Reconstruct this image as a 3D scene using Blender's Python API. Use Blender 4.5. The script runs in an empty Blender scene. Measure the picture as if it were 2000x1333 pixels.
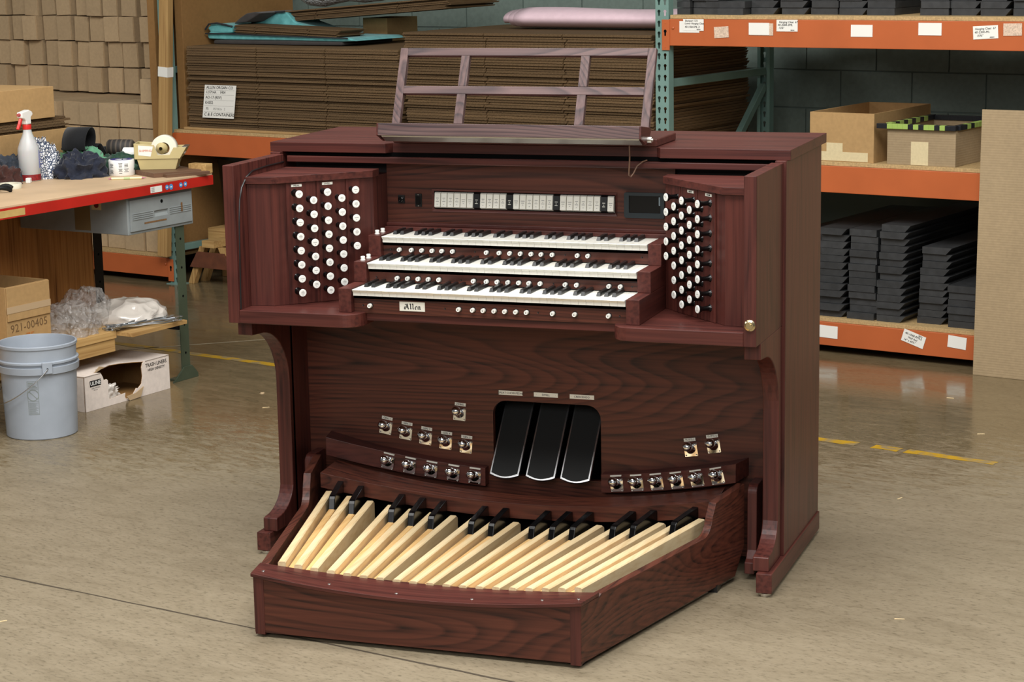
import bpy, bmesh, math, random
from math import sin, cos, pi, radians, sqrt
from mathutils import Vector, Matrix, noise
random.seed(7)
S = bpy.context.scene
COL = S.collection

# ---------------------------------------------------------------- camera
cam_d = bpy.data.cameras.new('camera')
cam_d.sensor_width = 36.0
cam_d.lens = 4105.285 / 2000 * 36
cam_d.clip_end = 60
cam = bpy.data.objects.new('camera', cam_d)
COL.objects.link(cam)
_y, _p, _r = radians(19.3795), radians(-10.84525), radians(-1.036285)
_f = Vector((-sin(_y) * cos(_p), cos(_y) * cos(_p), sin(_p)))
_rt = Vector((cos(_y), sin(_y), 0))
_up = _rt.cross(_f)
_R = cos(_r) * _rt + sin(_r) * _up
_U = -sin(_r) * _rt + cos(_r) * _up
cam.matrix_world = Matrix(((_R.x, _U.x, -_f.x, 2.07893), (_R.y, _U.y, -_f.y, -5.68133), (_R.z, _U.z, -_f.z, 1.90589), (0, 0, 0, 1)))
S.camera = cam

# ---------------------------------------------------------------- light
S.view_settings.view_transform = 'Standard'
S.view_settings.look = 'None'
S.view_settings.gamma = 1.0
S.view_settings.use_curve_mapping = False
S.view_settings.exposure = 0.0
W = bpy.data.worlds.new('world'); S.world = W
W.use_nodes = True
W.node_tree.nodes['Background'].inputs[0].default_value = (0.95, 0.95, 0.95, 1)
W.node_tree.nodes['Background'].inputs[1].default_value = 0.14

def area(name, loc, target, sx, sy, power, col=(1, 0.985, 0.955)):
    d = bpy.data.lights.new(name, 'AREA')
    d.shape = 'RECTANGLE'; d.size = sx; d.size_y = sy; d.energy = power; d.color = col
    o = bpy.data.objects.new(name, d); COL.objects.link(o)
    o.location = loc
    o.rotation_euler = (Vector(target) - Vector(loc)).to_track_quat('-Z', 'Y').to_euler()
    return o
# ceiling fixtures of the workshop, in rows parallel to the racking, plus added fill
area('ceiling_light_front', (0.4, -2.2, 5.4), (0.1, -0.6, 0.4), 5.0, 2.2, 400)
area('front_fill_light', (1.2, -8.0, 4.0), (0.0, 0.2, 0.7), 5.0, 2.4, 260, (1, 0.98, 0.96))  # unseen fill added behind the camera to lift knee panel and nameboard
area('ceiling_light_middle', (-0.6, 0.6, 4.6), (-0.6, 0.7, 0), 3.6, 1.2, 130)
area('ceiling_light_left', (-6.2, -0.6, 4.4), (-3.2, 2.6, 0.6), 2.4, 1.2, 100)
area('ceiling_light_right', (4.2, 0.4, 4.2), (1.2, 1.8, 0.6), 2.4, 1.2, 70)

# ---------------------------------------------------------------- helpers
def srgb(r, g, b):
    f = lambda c: (c / 255 / 12.92) if c / 255 <= 0.04045 else ((c / 255 + 0.055) / 1.055) ** 2.4
    return (f(r), f(g), f(b), 1.0)

class MB:
    def __init__(s):
        s.v = []; s.f = []; s.m = []
    def add(s, vs, fs, mi=0):
        o = len(s.v); s.v += [tuple(v) for v in vs]
        for f in fs:
            s.f.append([i + o for i in f]); s.m.append(mi)
        return s
    def box(s, x0, x1, y0, y1, z0, z1, mi=0):
        return s.add([(x0, y0, z0), (x1, y0, z0), (x1, y1, z0), (x0, y1, z0), (x0, y0, z1), (x1, y0, z1), (x1, y1, z1), (x0, y1, z1)],
                     [(0, 3, 2, 1), (4, 5, 6, 7), (0, 1, 5, 4), (1, 2, 6, 5), (2, 3, 7, 6), (3, 0, 4, 7)], mi)
    def prism(s, poly, axis, a, b, mi=0):
        # poly: 2d points; axis 'x': (y,z), 'y': (x,z), 'z': (x,y); extruded a..b
        n = len(poly)
        def P(p, t):
            return (t, p[0], p[1]) if axis == 'x' else ((p[0], t, p[1]) if axis == 'y' else (p[0], p[1], t))
        vs = [P(p, a) for p in poly] + [P(p, b) for p in poly]
        fs = [list(range(n)), list(range(2 * n - 1, n - 1, -1))]
        for i in range(n):
            j = (i + 1) % n
            fs.append((j, i, i + n, j + n))
        return s.add(vs, fs, mi)
    def cyl(s, p0, p1, r0, r1=None, n=16, mi=0, caps=True):
        r1 = r0 if r1 is None else r1
        p0, p1 = Vector(p0), Vector(p1); d = (p1 - p0).normalized()
        a = d.orthogonal().normalized(); b = d.cross(a)
        vs = []
        for p, r in ((p0, r0), (p1, r1)):
            for i in range(n):
                t = 2 * pi * i / n; vs.append(p + (a * cos(t) + b * sin(t)) * r)
        fs = [(i, (i + 1) % n, (i + 1) % n + n, i + n) for i in range(n)]
        if caps:
            fs += [list(range(n - 1, -1, -1)), list(range(n, 2 * n))]
        return s.add(vs, fs, mi)
    def revolve(s, prof, p0, d, n=20, mi=0, ref=None):
        # prof: (radius, height) along d from p0, open profile
        p0 = Vector(p0); d = Vector(d).normalized(); a = d.orthogonal().normalized() if ref is None else Vector(ref); b = d.cross(a)
        vs = []; fs = []
        for (r, h) in prof:
            for i in range(n):
                t = 2 * pi * i / n; vs.append(p0 + d * h + (a * cos(t) + b * sin(t)) * max(r, 1e-5))
        for k in range(len(prof) - 1):
            for i in range(n):
                j = (i + 1) % n
                fs.append((k * n + i, k * n + j, (k + 1) * n + j, (k + 1) * n + i))
        return s.add(vs, fs, mi)
    def tube(s, pts, r, n=8, mi=0):
        pts = [Vector(p) for p in pts]; vs = []; fs = []
        up = None
        for k, p in enumerate(pts):
            d = (pts[min(k + 1, len(pts) - 1)] - pts[max(k - 1, 0)]).normalized()
            if up is None: up = d.orthogonal().normalized()
            up = (up - d * up.dot(d)).normalized(); b = d.cross(up)
            rr = r[k] if isinstance(r, (list, tuple)) else r
            for i in range(n):
                t = 2 * pi * i / n; vs.append(p + (up * cos(t) + b * sin(t)) * rr)
        for k in range(len(pts) - 1):
            for i in range(n):
                j = (i + 1) % n; fs.append((k * n + i, k * n + j, (k + 1) * n + j, (k + 1) * n + i))
        fs.append(list(range(n - 1, -1, -1))); fs.append([(len(pts) - 1) * n + i for i in range(n)])
        return s.add(vs, fs, mi)
    def xf(s, M):
        s.v = [tuple(M @ Vector(v)) for v in s.v]; return s
    def mesh(s, name, smooth=None):
        me = bpy.data.meshes.new(name); me.from_pydata(s.v, [], s.f)
        for p, m in zip(me.polygons, s.m): p.material_index = m
        bm = bmesh.new(); bm.from_mesh(me); bmesh.ops.recalc_face_normals(bm, faces=bm.faces); bm.to_mesh(me); bm.free()
        if smooth is not None:
            for p in me.polygons: p.use_smooth = True
            me.set_sharp_from_angle(angle=radians(smooth))
        me.update()
        return me
    def build(s, name, mats, parent=None, smooth=None, bevel=0, seg=2):
        me = s.mesh(name, smooth)
        for m in (mats if isinstance(mats, (list, tuple)) else [mats]): me.materials.append(m)
        return link(name, me, parent, bevel, seg)

def link(name, me, parent=None, bevel=0, seg=2):
    o = bpy.data.objects.new(name, me); COL.objects.link(o)
    if parent is not None: o.parent = parent
    if bevel:
        b = o.modifiers.new('bevel', 'BEVEL'); b.width = bevel; b.segments = seg; b.limit_method = 'ANGLE'; b.angle_limit = radians(40)
    return o

def empty(name, loc=(0, 0, 0), rz=0):
    o = bpy.data.objects.new(name, None); COL.objects.link(o); o.empty_display_size = 0.05
    o.location = loc; o.rotation_euler = (0, 0, rz)
    return o

def tag(o, label, cat, group=None):
    o['label'] = label; o['category'] = cat
    if group: o['group'] = group
    return o

def struct(o, label=None, cat=None):
    o['kind'] = 'structure'
    if label: o['label'] = label
    if cat: o['category'] = cat
    return o

def copy_tree(o, parent=None):
    c = o.copy(); COL.objects.link(c)
    if parent is not None: c.parent = parent
    for ch in list(o.children): copy_tree(ch, c)
    return c

ONES = ['', 'first', 'second', 'third', 'fourth', 'fifth', 'sixth', 'seventh', 'eighth', 'ninth', 'tenth', 'eleventh', 'twelfth', 'thirteenth', 'fourteenth', 'fifteenth', 'sixteenth', 'seventeenth', 'eighteenth', 'nineteenth']
def ordinal(n):
    if n < 20: return ONES[n]
    t = ['', '', 'twent', 'thirt', 'fort'][n // 10]
    return t + 'ieth' if n % 10 == 0 else t + 'y-' + ONES[n % 10]

def text_mb(txt, size, mi=0, depth=0.0004, align='CENTER', shear=0.0, spacing=1.0):
    cu = bpy.data.curves.new('lettering', 'FONT'); cu.body = txt; cu.size = size; cu.align_x = align; cu.align_y = 'CENTER'
    cu.extrude = depth; cu.shear = shear; cu.space_character = spacing; cu.resolution_u = 2
    o = bpy.data.objects.new('lettering', cu); COL.objects.link(o)
    me = bpy.data.meshes.new_from_object(o)
    m = MB(); m.add([tuple(v.co) for v in me.vertices], [list(p.vertices) for p in me.polygons], mi)
    bpy.data.objects.remove(o); bpy.data.meshes.remove(me); bpy.data.curves.remove(cu)
    return m

def frame(origin, xdir, ydir):
    x = Vector(xdir).normalized(); y = Vector(ydir); y = (y - x * y.dot(x)).normalized(); z = x.cross(y)
    return Matrix(((x.x, y.x, z.x, origin[0]), (x.y, y.y, z.y, origin[1]), (x.z, y.z, z.z, origin[2]), (0, 0, 0, 1)))

# ---------------------------------------------------------------- materials
def new_mat(name):
    m = bpy.data.materials.new(name); m.use_nodes = True
    nt = m.node_tree; b = nt.nodes['Principled BSDF']
    return m, nt, b

def nd(nt, typ, **kw):
    n = nt.nodes.new(typ)
    for k, v in kw.items():
        if k.startswith('i_'): n.inputs[k[2:].replace('_', ' ')].default_value = v
        else: setattr(n, k, v)
    return n

def ramp(nt, src, stops):
    r = nt.nodes.new('ShaderNodeValToRGB'); e = r.color_ramp.elements
    while len(e) < len(stops): e.new(0.5)
    for k, (p, c) in enumerate(stops): e[k].position = p; e[k].color = c
    nt.links.new(src, r.inputs[0]); return r.outputs[0]

def coords(nt, scale=(1, 1, 1), rnd=True, rot=(0, 0, 0)):
    tc = nt.nodes.new('ShaderNodeTexCoord'); mp = nt.nodes.new('ShaderNodeMapping')
    mp.inputs['Scale'].default_value = scale; mp.inputs['Rotation'].default_value = rot
    nt.links.new(tc.outputs['Object'], mp.inputs[0])
    if rnd:
        oi = nt.nodes.new('ShaderNodeObjectInfo'); vm = nt.nodes.new('ShaderNodeVectorMath'); vm.operation = 'SCALE'
        vm.inputs[0].default_value = (7.3, 11.7, 5.1); nt.links.new(oi.outputs['Random'], vm.inputs['Scale'])
        nt.links.new(vm.outputs[0], mp.inputs['Location'])
    return mp.outputs[0]

def plain(name, col, rough=0.5, metal=0.0, spec=0.5, noise_amt=0.0, noise_scale=20, coat=0.0, bump=0.0, var=0.0):
    m, nt, b = new_mat(name)
    b.inputs['Roughness'].default_value = rough; b.inputs['Metallic'].default_value = metal
    b.inputs['Specular IOR Level'].default_value = spec; b.inputs['Coat Weight'].default_value = coat
    b.inputs['Base Color'].default_value = col
    if noise_amt or bump or var:
        v = coords(nt)
        n = nd(nt, 'ShaderNodeTexNoise', i_Scale=noise_scale, i_Detail=5.0)
        nt.links.new(v, n.inputs['Vector'])
        lo = tuple(c * (1 - noise_amt) for c in col[:3]) + (1,); hi = tuple(min(1, c * (1 + noise_amt)) for c in col[:3]) + (1,)
        c = ramp(nt, n.outputs[0], [(0.3, lo), (0.7, hi)])
        if var:
            oi = nt.nodes.new('ShaderNodeObjectInfo'); mr = nd(nt, 'ShaderNodeMapRange'); mr.inputs[3].default_value = 1 - var; mr.inputs[4].default_value = 1 + var
            nt.links.new(oi.outputs['Random'], mr.inputs[0])
            hs = nt.nodes.new('ShaderNodeHueSaturation'); nt.links.new(c, hs.inputs['Color']); nt.links.new(mr.outputs[0], hs.inputs['Value']); c = hs.outputs[0]
        nt.links.new(c, b.inputs['Base Color'])
        if bump:
            bp = nd(nt, 'ShaderNodeBump', i_Strength=bump, i_Distance=0.002); nt.links.new(n.outputs[0], bp.inputs['Height']); nt.links.new(bp.outputs[0], b.inputs['Normal'])
    return m

def wood(name, axis, light, mid, dark, rough=0.38, ring=9.0, dist=6.0, fine=1.0, spec=0.38, var=0.06, bump=0.12, coat=0.0, lines=0.55, stretch=0.12, porefloor=0.35):
    """stained wood; axis = direction of the grain"""
    m, nt, b = new_mat(name)
    k = 'xyz'.index(axis)
    sc = [1, 1, 1]; sc[k] = stretch
    v = coords(nt, tuple(sc))
    n1 = nd(nt, 'ShaderNodeTexNoise', i_Scale=2.2, i_Detail=2.0); nt.links.new(v, n1.inputs['Vector'])
    # growth-ring contour lines: saw of a smooth stretched noise -> cathedral figure
    mu = nd(nt, 'ShaderNodeMath', operation='MULTIPLY'); mu.inputs[1].default_value = ring * dist / 3; nt.links.new(n1.outputs[0], mu.inputs[0])
    fr = nd(nt, 'ShaderNodeMath', operation='FRACT'); nt.links.new(mu.outputs[0], fr.inputs[0])
    rings = ramp(nt, fr.outputs[0], [(0.0, (0, 0, 0, 1)), (0.45, (0.25, 0.25, 0.25, 1)), (0.85, (1, 1, 1, 1)), (1.0, (0, 0, 0, 1))])
    sc2 = [90 * fine] * 3; sc2[k] = 2.2 * fine
    v2 = coords(nt, tuple(sc2))
    n2 = nd(nt, 'ShaderNodeTexNoise', i_Scale=1.0, i_Detail=4.0); nt.links.new(v2, n2.inputs['Vector'])
    base = ramp(nt, n2.outputs[0], [(0.30, mid), (0.62, light)])
    mx = nd(nt, 'ShaderNodeMix', data_type='RGBA'); mx.inputs[7].default_value = dark
    mm = nd(nt, 'ShaderNodeMath', operation='MULTIPLY'); mm.inputs[1].default_value = lines; nt.links.new(rings, mm.inputs[0])
    pore = ramp(nt, n2.outputs[0], [(0.34, (1, 1, 1, 1)), (0.5, (porefloor, porefloor, porefloor, 1))])
    m3 = nd(nt, 'ShaderNodeMath', operation='MULTIPLY'); nt.links.new(mm.outputs[0], m3.inputs[0]); nt.links.new(pore, m3.inputs[1])
    nt.links.new(m3.outputs[0], mx.inputs[0]); nt.links.new(base, mx.inputs[6])
    c = mx.outputs[2]
    oi = nt.nodes.new('ShaderNodeObjectInfo'); mr = nd(nt, 'ShaderNodeMapRange'); mr.inputs[3].default_value = 1 - var; mr.inputs[4].default_value = 1 + var
    nt.links.new(oi.outputs['Random'], mr.inputs[0])
    hs = nt.nodes.new('ShaderNodeHueSaturation'); nt.links.new(c, hs.inputs['Color']); nt.links.new(mr.outputs[0], hs.inputs['Value'])
    nt.links.new(hs.outputs[0], b.inputs['Base Color'])
    b.inputs['Roughness'].default_value = rough; b.inputs['Specular IOR Level'].default_value = spec; b.inputs['Coat Weight'].default_value = coat
    if bump:
        bp = nd(nt, 'ShaderNodeBump', i_Strength=bump, i_Distance=0.001); nt.links.new(n2.outputs[0], bp.inputs['Height']); nt.links.new(bp.outputs[0], b.inputs['Normal'])
    return m

OL, OM, OD = srgb(92, 47, 40), srgb(68, 33, 29), srgb(24, 13, 13)
M = {}
for ax in 'xyz':
    M['oak_' + ax] = wood('stained_oak_' + ax, ax, OL, OM, OD)
PL, PM, PD = srgb(94, 50, 37), srgb(72, 37, 28), srgb(26, 14, 12)
M['oakp_x'] = wood('figured_oak_x', 'x', PL, PM, PD, ring=30, dist=7, lines=0.9, rough=0.42, stretch=0.11, porefloor=0.55)
M['oakp_y'] = wood('figured_oak_y', 'y', PL, PM, PD, ring=30, dist=7, lines=0.9, rough=0.42, stretch=0.11, porefloor=0.55)
M['desk_x'] = wood('music_desk_oak_x', 'x', srgb(106, 84, 81), srgb(84, 63, 62), srgb(46, 39, 43), ring=22, dist=9, lines=0.95, rough=0.45, stretch=0.15, porefloor=0.7)
M['desk_z'] = wood('music_desk_oak_z', 'z', srgb(106, 84, 81), srgb(84, 63, 62), srgb(46, 39, 43), ring=22, dist=9, lines=0.95, rough=0.45, stretch=0.15, porefloor=0.7)
M['maple'] = wood('maple', 'y', srgb(232, 210, 168), srgb(220, 193, 147), srgb(196, 158, 105), ring=3, dist=3, lines=0.45, rough=0.32, var=0.10, bump=0.03)
M['maple_d'] = wood('maple_dark', 'y', srgb(228, 190, 130), srgb(212, 168, 108), srgb(180, 130, 78), ring=3, dist=3, lines=0.45, rough=0.34, var=0.08, bump=0.03)
M['ply'] = wood('fir_plywood', 'z', srgb(196, 136, 74), srgb(168, 108, 54), srgb(96, 54, 26), ring=6, dist=5, lines=0.85, rough=0.6, spec=0.3)
M['lumber_x'] = wood('lumber', 'x', srgb(196, 160, 104), srgb(176, 138, 84), srgb(130, 92, 50), ring=5, dist=4, lines=0.6, rough=0.65, spec=0.3)
M['lumber_z'] = wood('lumber_z', 'z', srgb(186, 150, 96), srgb(166, 128, 78), srgb(124, 88, 48), ring=5, dist=4, lines=0.6, rough=0.65, spec=0.3)
M['oak_blk'] = wood('stained_oak_block', 'y', OL, OM, OD, lines=0.15, bump=0.04)
M['darkwood'] = plain('dark_interior', srgb(30, 17, 15), 0.7)
M['black_gloss'] = plain('black_lacquer', srgb(10, 10, 11), 0.16, spec=0.4)
M['black_satin'] = plain('black_satin', srgb(16, 16, 17), 0.35)
M['black_rubber'] = plain('black_rubber', srgb(20, 21, 21), 0.6, spec=0.3, noise_amt=0.15, noise_scale=300)
M['black_void'] = plain('black_felt', srgb(6, 6, 6), 0.9, spec=0.1)
M['ivory'] = plain('key_white', srgb(240, 238, 228), 0.25)
M['ivory_side'] = plain('key_front_white', srgb(214, 208, 190), 0.4)
M['ebony'] = plain('key_black', srgb(24, 25, 25), 0.3)
M['white_knob'] = plain('knob_white', srgb(238, 238, 232), 0.3)
M['chrome'] = plain('chrome', (0.86, 0.87, 0.88, 1), 0.06, metal=1.0)
M['nickel'] = plain('brushed_nickel', (0.62, 0.60, 0.56, 1), 0.32, metal=1.0)
M['brass'] = plain('brass', (0.72, 0.60, 0.36, 1), 0.22, metal=1.0)
M['plate_white'] = plain('engraved_white_plate', srgb(232, 230, 218), 0.4)
M['ink'] = plain('black_ink', srgb(18, 18, 18), 0.6)
M['ink_soft'] = plain('grey_ink', srgb(150, 150, 146), 0.6)
M['screen'] = plain('touch_screen', srgb(22, 22, 22), 0.18)
M['screen_bezel'] = plain('screen_bezel', srgb(33, 42, 46), 0.4)
M['alu'] = plain('aluminium_trim', (0.55, 0.56, 0.57, 1), 0.28, metal=1.0)

# ---------------------------------------------------------------- floor and rear wall
def floor_mat():
    m, nt, b = new_mat('polished_concrete')
    v = coords(nt, (1, 1, 1), rnd=False, rot=(0, 0, radians(15.5)))
    big = nd(nt, 'ShaderNodeTexNoise', i_Scale=0.9, i_Detail=6.0, i_Roughness=0.62); nt.links.new(v, big.inputs['Vector'])
    mp = nt.nodes.new('ShaderNodeMapping'); mp.inputs['Scale'].default_value = (2.2, 6.5, 1); nt.links.new(v, mp.inputs[0])
    streak = nd(nt, 'ShaderNodeTexNoise', i_Scale=2.4, i_Detail=9.0, i_Roughness=0.7, i_Distortion=0.6); nt.links.new(mp.outputs[0], streak.inputs['Vector'])
    mf = nt.nodes.new('ShaderNodeMapping'); mf.inputs['Scale'].default_value = (26, 60, 1); mf.inputs['Rotation'].default_value = (0, 0, 0.35); nt.links.new(v, mf.inputs[0])
    fine = nd(nt, 'ShaderNodeTexNoise', i_Scale=1.6, i_Detail=5.0, i_Roughness=0.65); nt.links.new(mf.outputs[0], fine.inputs['Vector'])
    patch = nd(nt, 'ShaderNodeTexNoise', i_Scale=2.6, i_Detail=9.0, i_Roughness=0.66, i_Distortion=0.5); nt.links.new(mp.outputs[0], patch.inputs['Vector'])
    patch = nd(nt, 'ShaderNodeTexNoise', i_Scale=5.5, i_Detail=8.0, i_Roughness=0.68, i_Distortion=0.8); nt.links.new(mp.outputs[0], patch.inputs['Vector'])
    c1 = ramp(nt, streak.outputs[0], [(0.36, srgb(112, 100, 80)), (0.50, srgb(130, 118, 97)), (0.64, srgb(140, 128, 107))])
    c2 = ramp(nt, big.outputs[0], [(0.34, srgb(122, 110, 88)), (0.62, srgb(142, 130, 107))])
    mx = nd(nt, 'ShaderNodeMix', data_type='RGBA'); mx.inputs[0].default_value = 0.5; nt.links.new(c1, mx.inputs[6]); nt.links.new(c2, mx.inputs[7])
    f3 = ramp(nt, fine.outputs[0], [(0.32, (0.55, 0.54, 0.50, 1)), (0.46, (1, 1, 1, 1)), (0.75, (1.12, 1.12, 1.12, 1))])
    m2 = nd(nt, 'ShaderNodeMix', data_type='RGBA', blend_type='MULTIPLY'); m2.inputs[0].default_value = 1.0; nt.links.new(mx.outputs[2], m2.inputs[6]); nt.links.new(f3, m2.inputs[7])
    # towards the racking the slab keeps its darker, glossier sealer, flaking off along its edge
    sep = nt.nodes.new('ShaderNodeSeparateXYZ'); nt.links.new(v, sep.inputs[0])
    a1 = nd(nt, 'ShaderNodeMath', operation='MULTIPLY_ADD'); a1.inputs[1].default_value = -0.45; nt.links.new(sep.outputs[0], a1.inputs[0]); nt.links.new(sep.outputs[1], a1.inputs[2])
    a2 = nd(nt, 'ShaderNodeMath', operation='MULTIPLY_ADD'); a2.inputs[1].default_value = 1.4; nt.links.new(big.outputs[0], a2.inputs[0]); nt.links.new(a1.outputs[0], a2.inputs[2])
    ad = nd(nt, 'ShaderNodeMath', operation='MULTIPLY_ADD'); ad.inputs[1].default_value = 3.4; nt.links.new(patch.outputs[0], ad.inputs[0]); nt.links.new(a2.outputs[0], ad.inputs[2])
    seal = nd(nt, 'ShaderNodeMapRange'); seal.inputs[1].default_value = 3.75; seal.inputs[2].default_value = 4.6; nt.links.new(ad.outputs[0], seal.inputs[0])
    m4 = nd(nt, 'ShaderNodeMix', data_type='RGBA', blend_type='MULTIPLY'); m4.inputs[7].default_value = (0.70, 0.64, 0.53, 1)
    nt.links.new(seal.outputs[0], m4.inputs[0]); nt.links.new(m2.outputs[2], m4.inputs[6])
    nt.links.new(m4.outputs[2], b.inputs['Base Color'])
    rr = ramp(nt, streak.outputs[0], [(0.38, (0.10, 0.10, 0.10, 1)), (0.64, (0.22, 0.22, 0.22, 1))])
    r2 = nd(nt, 'ShaderNodeMix', data_type='RGBA'); r2.inputs[6].default_value = (0.50, 0.50, 0.50, 1); nt.links.new(seal.outputs[0], r2.inputs[0]); nt.links.new(rr, r2.inputs[7])
    nt.links.new(r2.outputs[2], b.inputs['Roughness'])
    b.inputs['Specular IOR Level'].default_value = 0.5
    bp = nd(nt, 'ShaderNodeBump', i_Strength=0.02, i_Distance=0.003); nt.links.new(streak.outputs[0], bp.inputs['Height']); nt.links.new(bp.outputs[0], b.inputs['Normal'])
    return m
M['floor'] = floor_mat()
fl = struct(MB().box(-14, 12, -9, 12, -0.12, 0.0).build('floor', M['floor']), 'polished brown concrete workshop floor with worn patches', 'floor')

RTH = radians(-15.5)
RD = Vector((cos(RTH), sin(RTH), 0)); RN = Vector((-sin(RTH), cos(RTH), 0)); RC = 3.71664
def RK(s, t, z=0.0):
    return RD * s + RN * (RC + t) + Vector((0, 0, z))
BTH = radians(78)
BE = Vector((cos(BTH), sin(BTH), 0)); BL = Vector((-sin(BTH), cos(BTH), 0)); B0 = Vector((-2.3138, 2.4269, 0))
def BK(a, b, z=0.0):
    return B0 + BE * a + BL * b + Vector((0, 0, z))

# worn yellow floor line (parallel to the racking) and slab joints
def yellow_mat():
    m, nt, b = new_mat('worn_yellow_paint')
    v = coords(nt, (1, 1, 1), rnd=False)
    n = nd(nt, 'ShaderNodeTexNoise', i_Scale=14, i_Detail=6.0); nt.links.new(v, n.inputs['Vector'])
    c = ramp(nt, n.outputs[0], [(0.40, srgb(140, 122, 86)), (0.52, srgb(176, 138, 34)), (0.7, srgb(190, 148, 30))])
    nt.links.new(c, b.inputs['Base Color']); b.inputs['Roughness'].default_value = 0.4
    return m
M['yellow'] = yellow_mat()
def strip_on_floor(name, p, q, w, mat, z=0.0008, jag=0.0):
    p = Vector(p); q = Vector(q); d = (q - p).normalized(); n = Vector((-d.y, d.x, 0)); m = MB()
    k = max(2, int((q - p).length / 0.08)); pts = []
    for i in range(k + 1):
        c = p.lerp(q, i / k)
        pts.append((c + n * (w / 2 + random.uniform(-jag, jag)), c - n * (w / 2 + random.uniform(-jag, jag))))
    vs = []; fs = []
    for a, b2 in pts: vs += [(a.x, a.y, z), (b2.x, b2.y, z)]
    for i in range(k): fs.append((2 * i, 2 * i + 1, 2 * i + 3, 2 * i + 2))
    m.add(vs, fs); m.add([(v[0], v[1], 0.0002) for v in vs], [tuple(reversed(f)) for f in fs])
    return m.build(name, mat, fl)
for (p, q) in [((-3.60, 3.335), (-1.0, 2.565)), ((-0.9, 2.535), (0.735, 2.055)), ((0.80, 2.035), (0.905, 2.003)), ((0.93, 1.996), (1.27, 1.890))]:
    strip_on_floor('yellow_line', (p[0], p[1], 0), (q[0], q[1], 0), 0.055, M['yellow'], jag=0.006)
M['joint'] = plain('slab_joint', srgb(70, 60, 46), 0.8)
M['joint_l'] = plain('slab_joint_filler', srgb(172, 158, 132), 0.7)
strip_on_floor('slab_joint', (-6, 0.78, 0), (4, -1.66, 0), 0.007, M['joint'], jag=0.002)
strip_on_floor('slab_joint', (-2.95, 3.05, 0), (-1.2, 4.35, 0), 0.012, M['joint_l'], jag=0.002)
# ================================================================ organ console
org = tag(empty('organ_console'), 'dark red stained oak three-manual organ console with drawknob jambs and open music desk', 'organ')
XC, XCI, XLI = 0.8148, 0.7786, 0.767
for sgn in (-1, 1):
    a, b = sorted((sgn * 0.79, sgn * 0.8235))
    MB().box(a, b, 0.309, 0.837, 0.0715, 1.259).build('side_panel', M['oak_z'], org, bevel=0.0015)
    # cheek beside the keyboards
    a, b = sorted((sgn * XCI, sgn * XC))
    MB().box(a, b, -0.0415, 0.309, 0.775, 1.2537).build('cheek', M['oak_z'], org, bevel=0.0015)
    # shaped leg bracket
    prof = [(0.300, 0.775), (0.016, 0.775), (0.016, 0.727)]
    for k in range(13):   # quarter arch under the key shelf
        t = pi / 2 * k / 12
        prof.append((0.075 + 0.192 * sin(t), 0.532 + 0.19 * cos(t)))
    prof += [(0.267, 0.30)]
    for k in range(1, 11):
        t = pi / 2 * k / 10
        prof.append((0.267 - 0.115 * (1 - cos(t)), 0.205 - 0.088 * sin(t)))
    prof += [(0.136, 0.114), (0.136, 0.0715), (0.300, 0.0715)]
    a, b = sorted((sgn * XLI, sgn * XC))
    MB().prism(prof, 'x', a, b).build('leg_bracket', M['oak_z'], org, bevel=0.003, seg=3)
    a, b = sorted((sgn * XLI, sgn * 0.80))
    MB().box(a, b, 0.285, 0.42, 0.0715, 0.775).build('inner_side', M['oak_z'], org)
    # base plinth and glide
    a, b = sorted((sgn * 0.782, sgn * 0.829))
    MB().box(a, b, 0.114, 0.835, 0.012, 0.0715).build('base_rail', M['oak_y'], org, bevel=0.002)
    for yy in (0.135, 0.80):
        MB().revolve([(0, 0), (0.016, 0), (0.018, 0.003), (0.018, 0.010), (0.008, 0.013), (0, 0.013)], (sgn * 0.8055, yy, 0), (0, 0, 1)).build('glide', M['nickel'], org, smooth=40)
    # inner ogee support beside the pedalboard
    prof = [(0.40, 0.02), (0.265, 0.02), (0.265, 0.055), (0.285, 0.062), (0.300, 0.085), (0.302, 0.26)]
    for k in range(1, 7):
        t = pi / 2 * k / 6; prof.append((0.302 + 0.03 * (1 - cos(t)), 0.26 + 0.025 * sin(t)))
    prof += [(0.40, 0.285)]
    a, b = sorted((sgn * 0.713, sgn * 0.742))
    MB().prism(prof, 'x', a, b).build('inner_bracket', M['oak_z'], org, bevel=0.002)
# back, knee panel, cavity
MB().box(-0.79, 0.79, 0.815, 0.837, 0.0715, 1.259).build('back_panel', M['oak_z'], org)
# knee panel with the opening for the expression shoes
def rounded_rect(x0, x1, z0, z1, r, n=6, corners=(1, 1, 1, 1)):
    pts = []
    for (cx, cz, a0, on) in ((x1 - r, z1 - r, 0, corners[0]), (x0 + r, z1 - r, 90, corners[1]), (x0 + r, z0 + r, 180, corners[2]), (x1 - r, z0 + r, 270, corners[3])):
        if on:
            for k in range(n + 1):
                t = radians(a0 + 90 * k / n); pts.append((cx + r * cos(t), cz + r * sin(t)))
        else:
            t = radians(a0 + 45); pts.append((cx + r * (1 if cos(t) > 0 else -1), cz + r * (1 if sin(t) > 0 else -1)))
    return pts
def plate_with_hole(outer, hole, y0, y1):
    """outer/hole: (x,z) loops; returns MB plate between y0 (front) and y1 with the hole cut through"""
    bm = bmesh.new(); es = []
    for loop in (outer, hole):
        vs = [bm.verts.new((p[0], y0, p[1])) for p in loop]
        for i in range(len(vs)): es.append(bm.edges.new((vs[i], vs[(i + 1) % len(vs)])))
    bmesh.ops.triangle_fill(bm, use_beauty=True, use_dissolve=False, edges=es)
    r = bmesh.ops.extrude_face_region(bm, geom=bm.faces[:])
    for g in r['geom']:
        if isinstance(g, bmesh.types.BMVert): g.co.y = y1
    bm.verts.index_update(); m = MB()
    m.add([v.co[:] for v in bm.verts], [[v.index for v in f.verts] for f in bm.faces]); bm.free()
    return m
YK = 0.41
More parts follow.
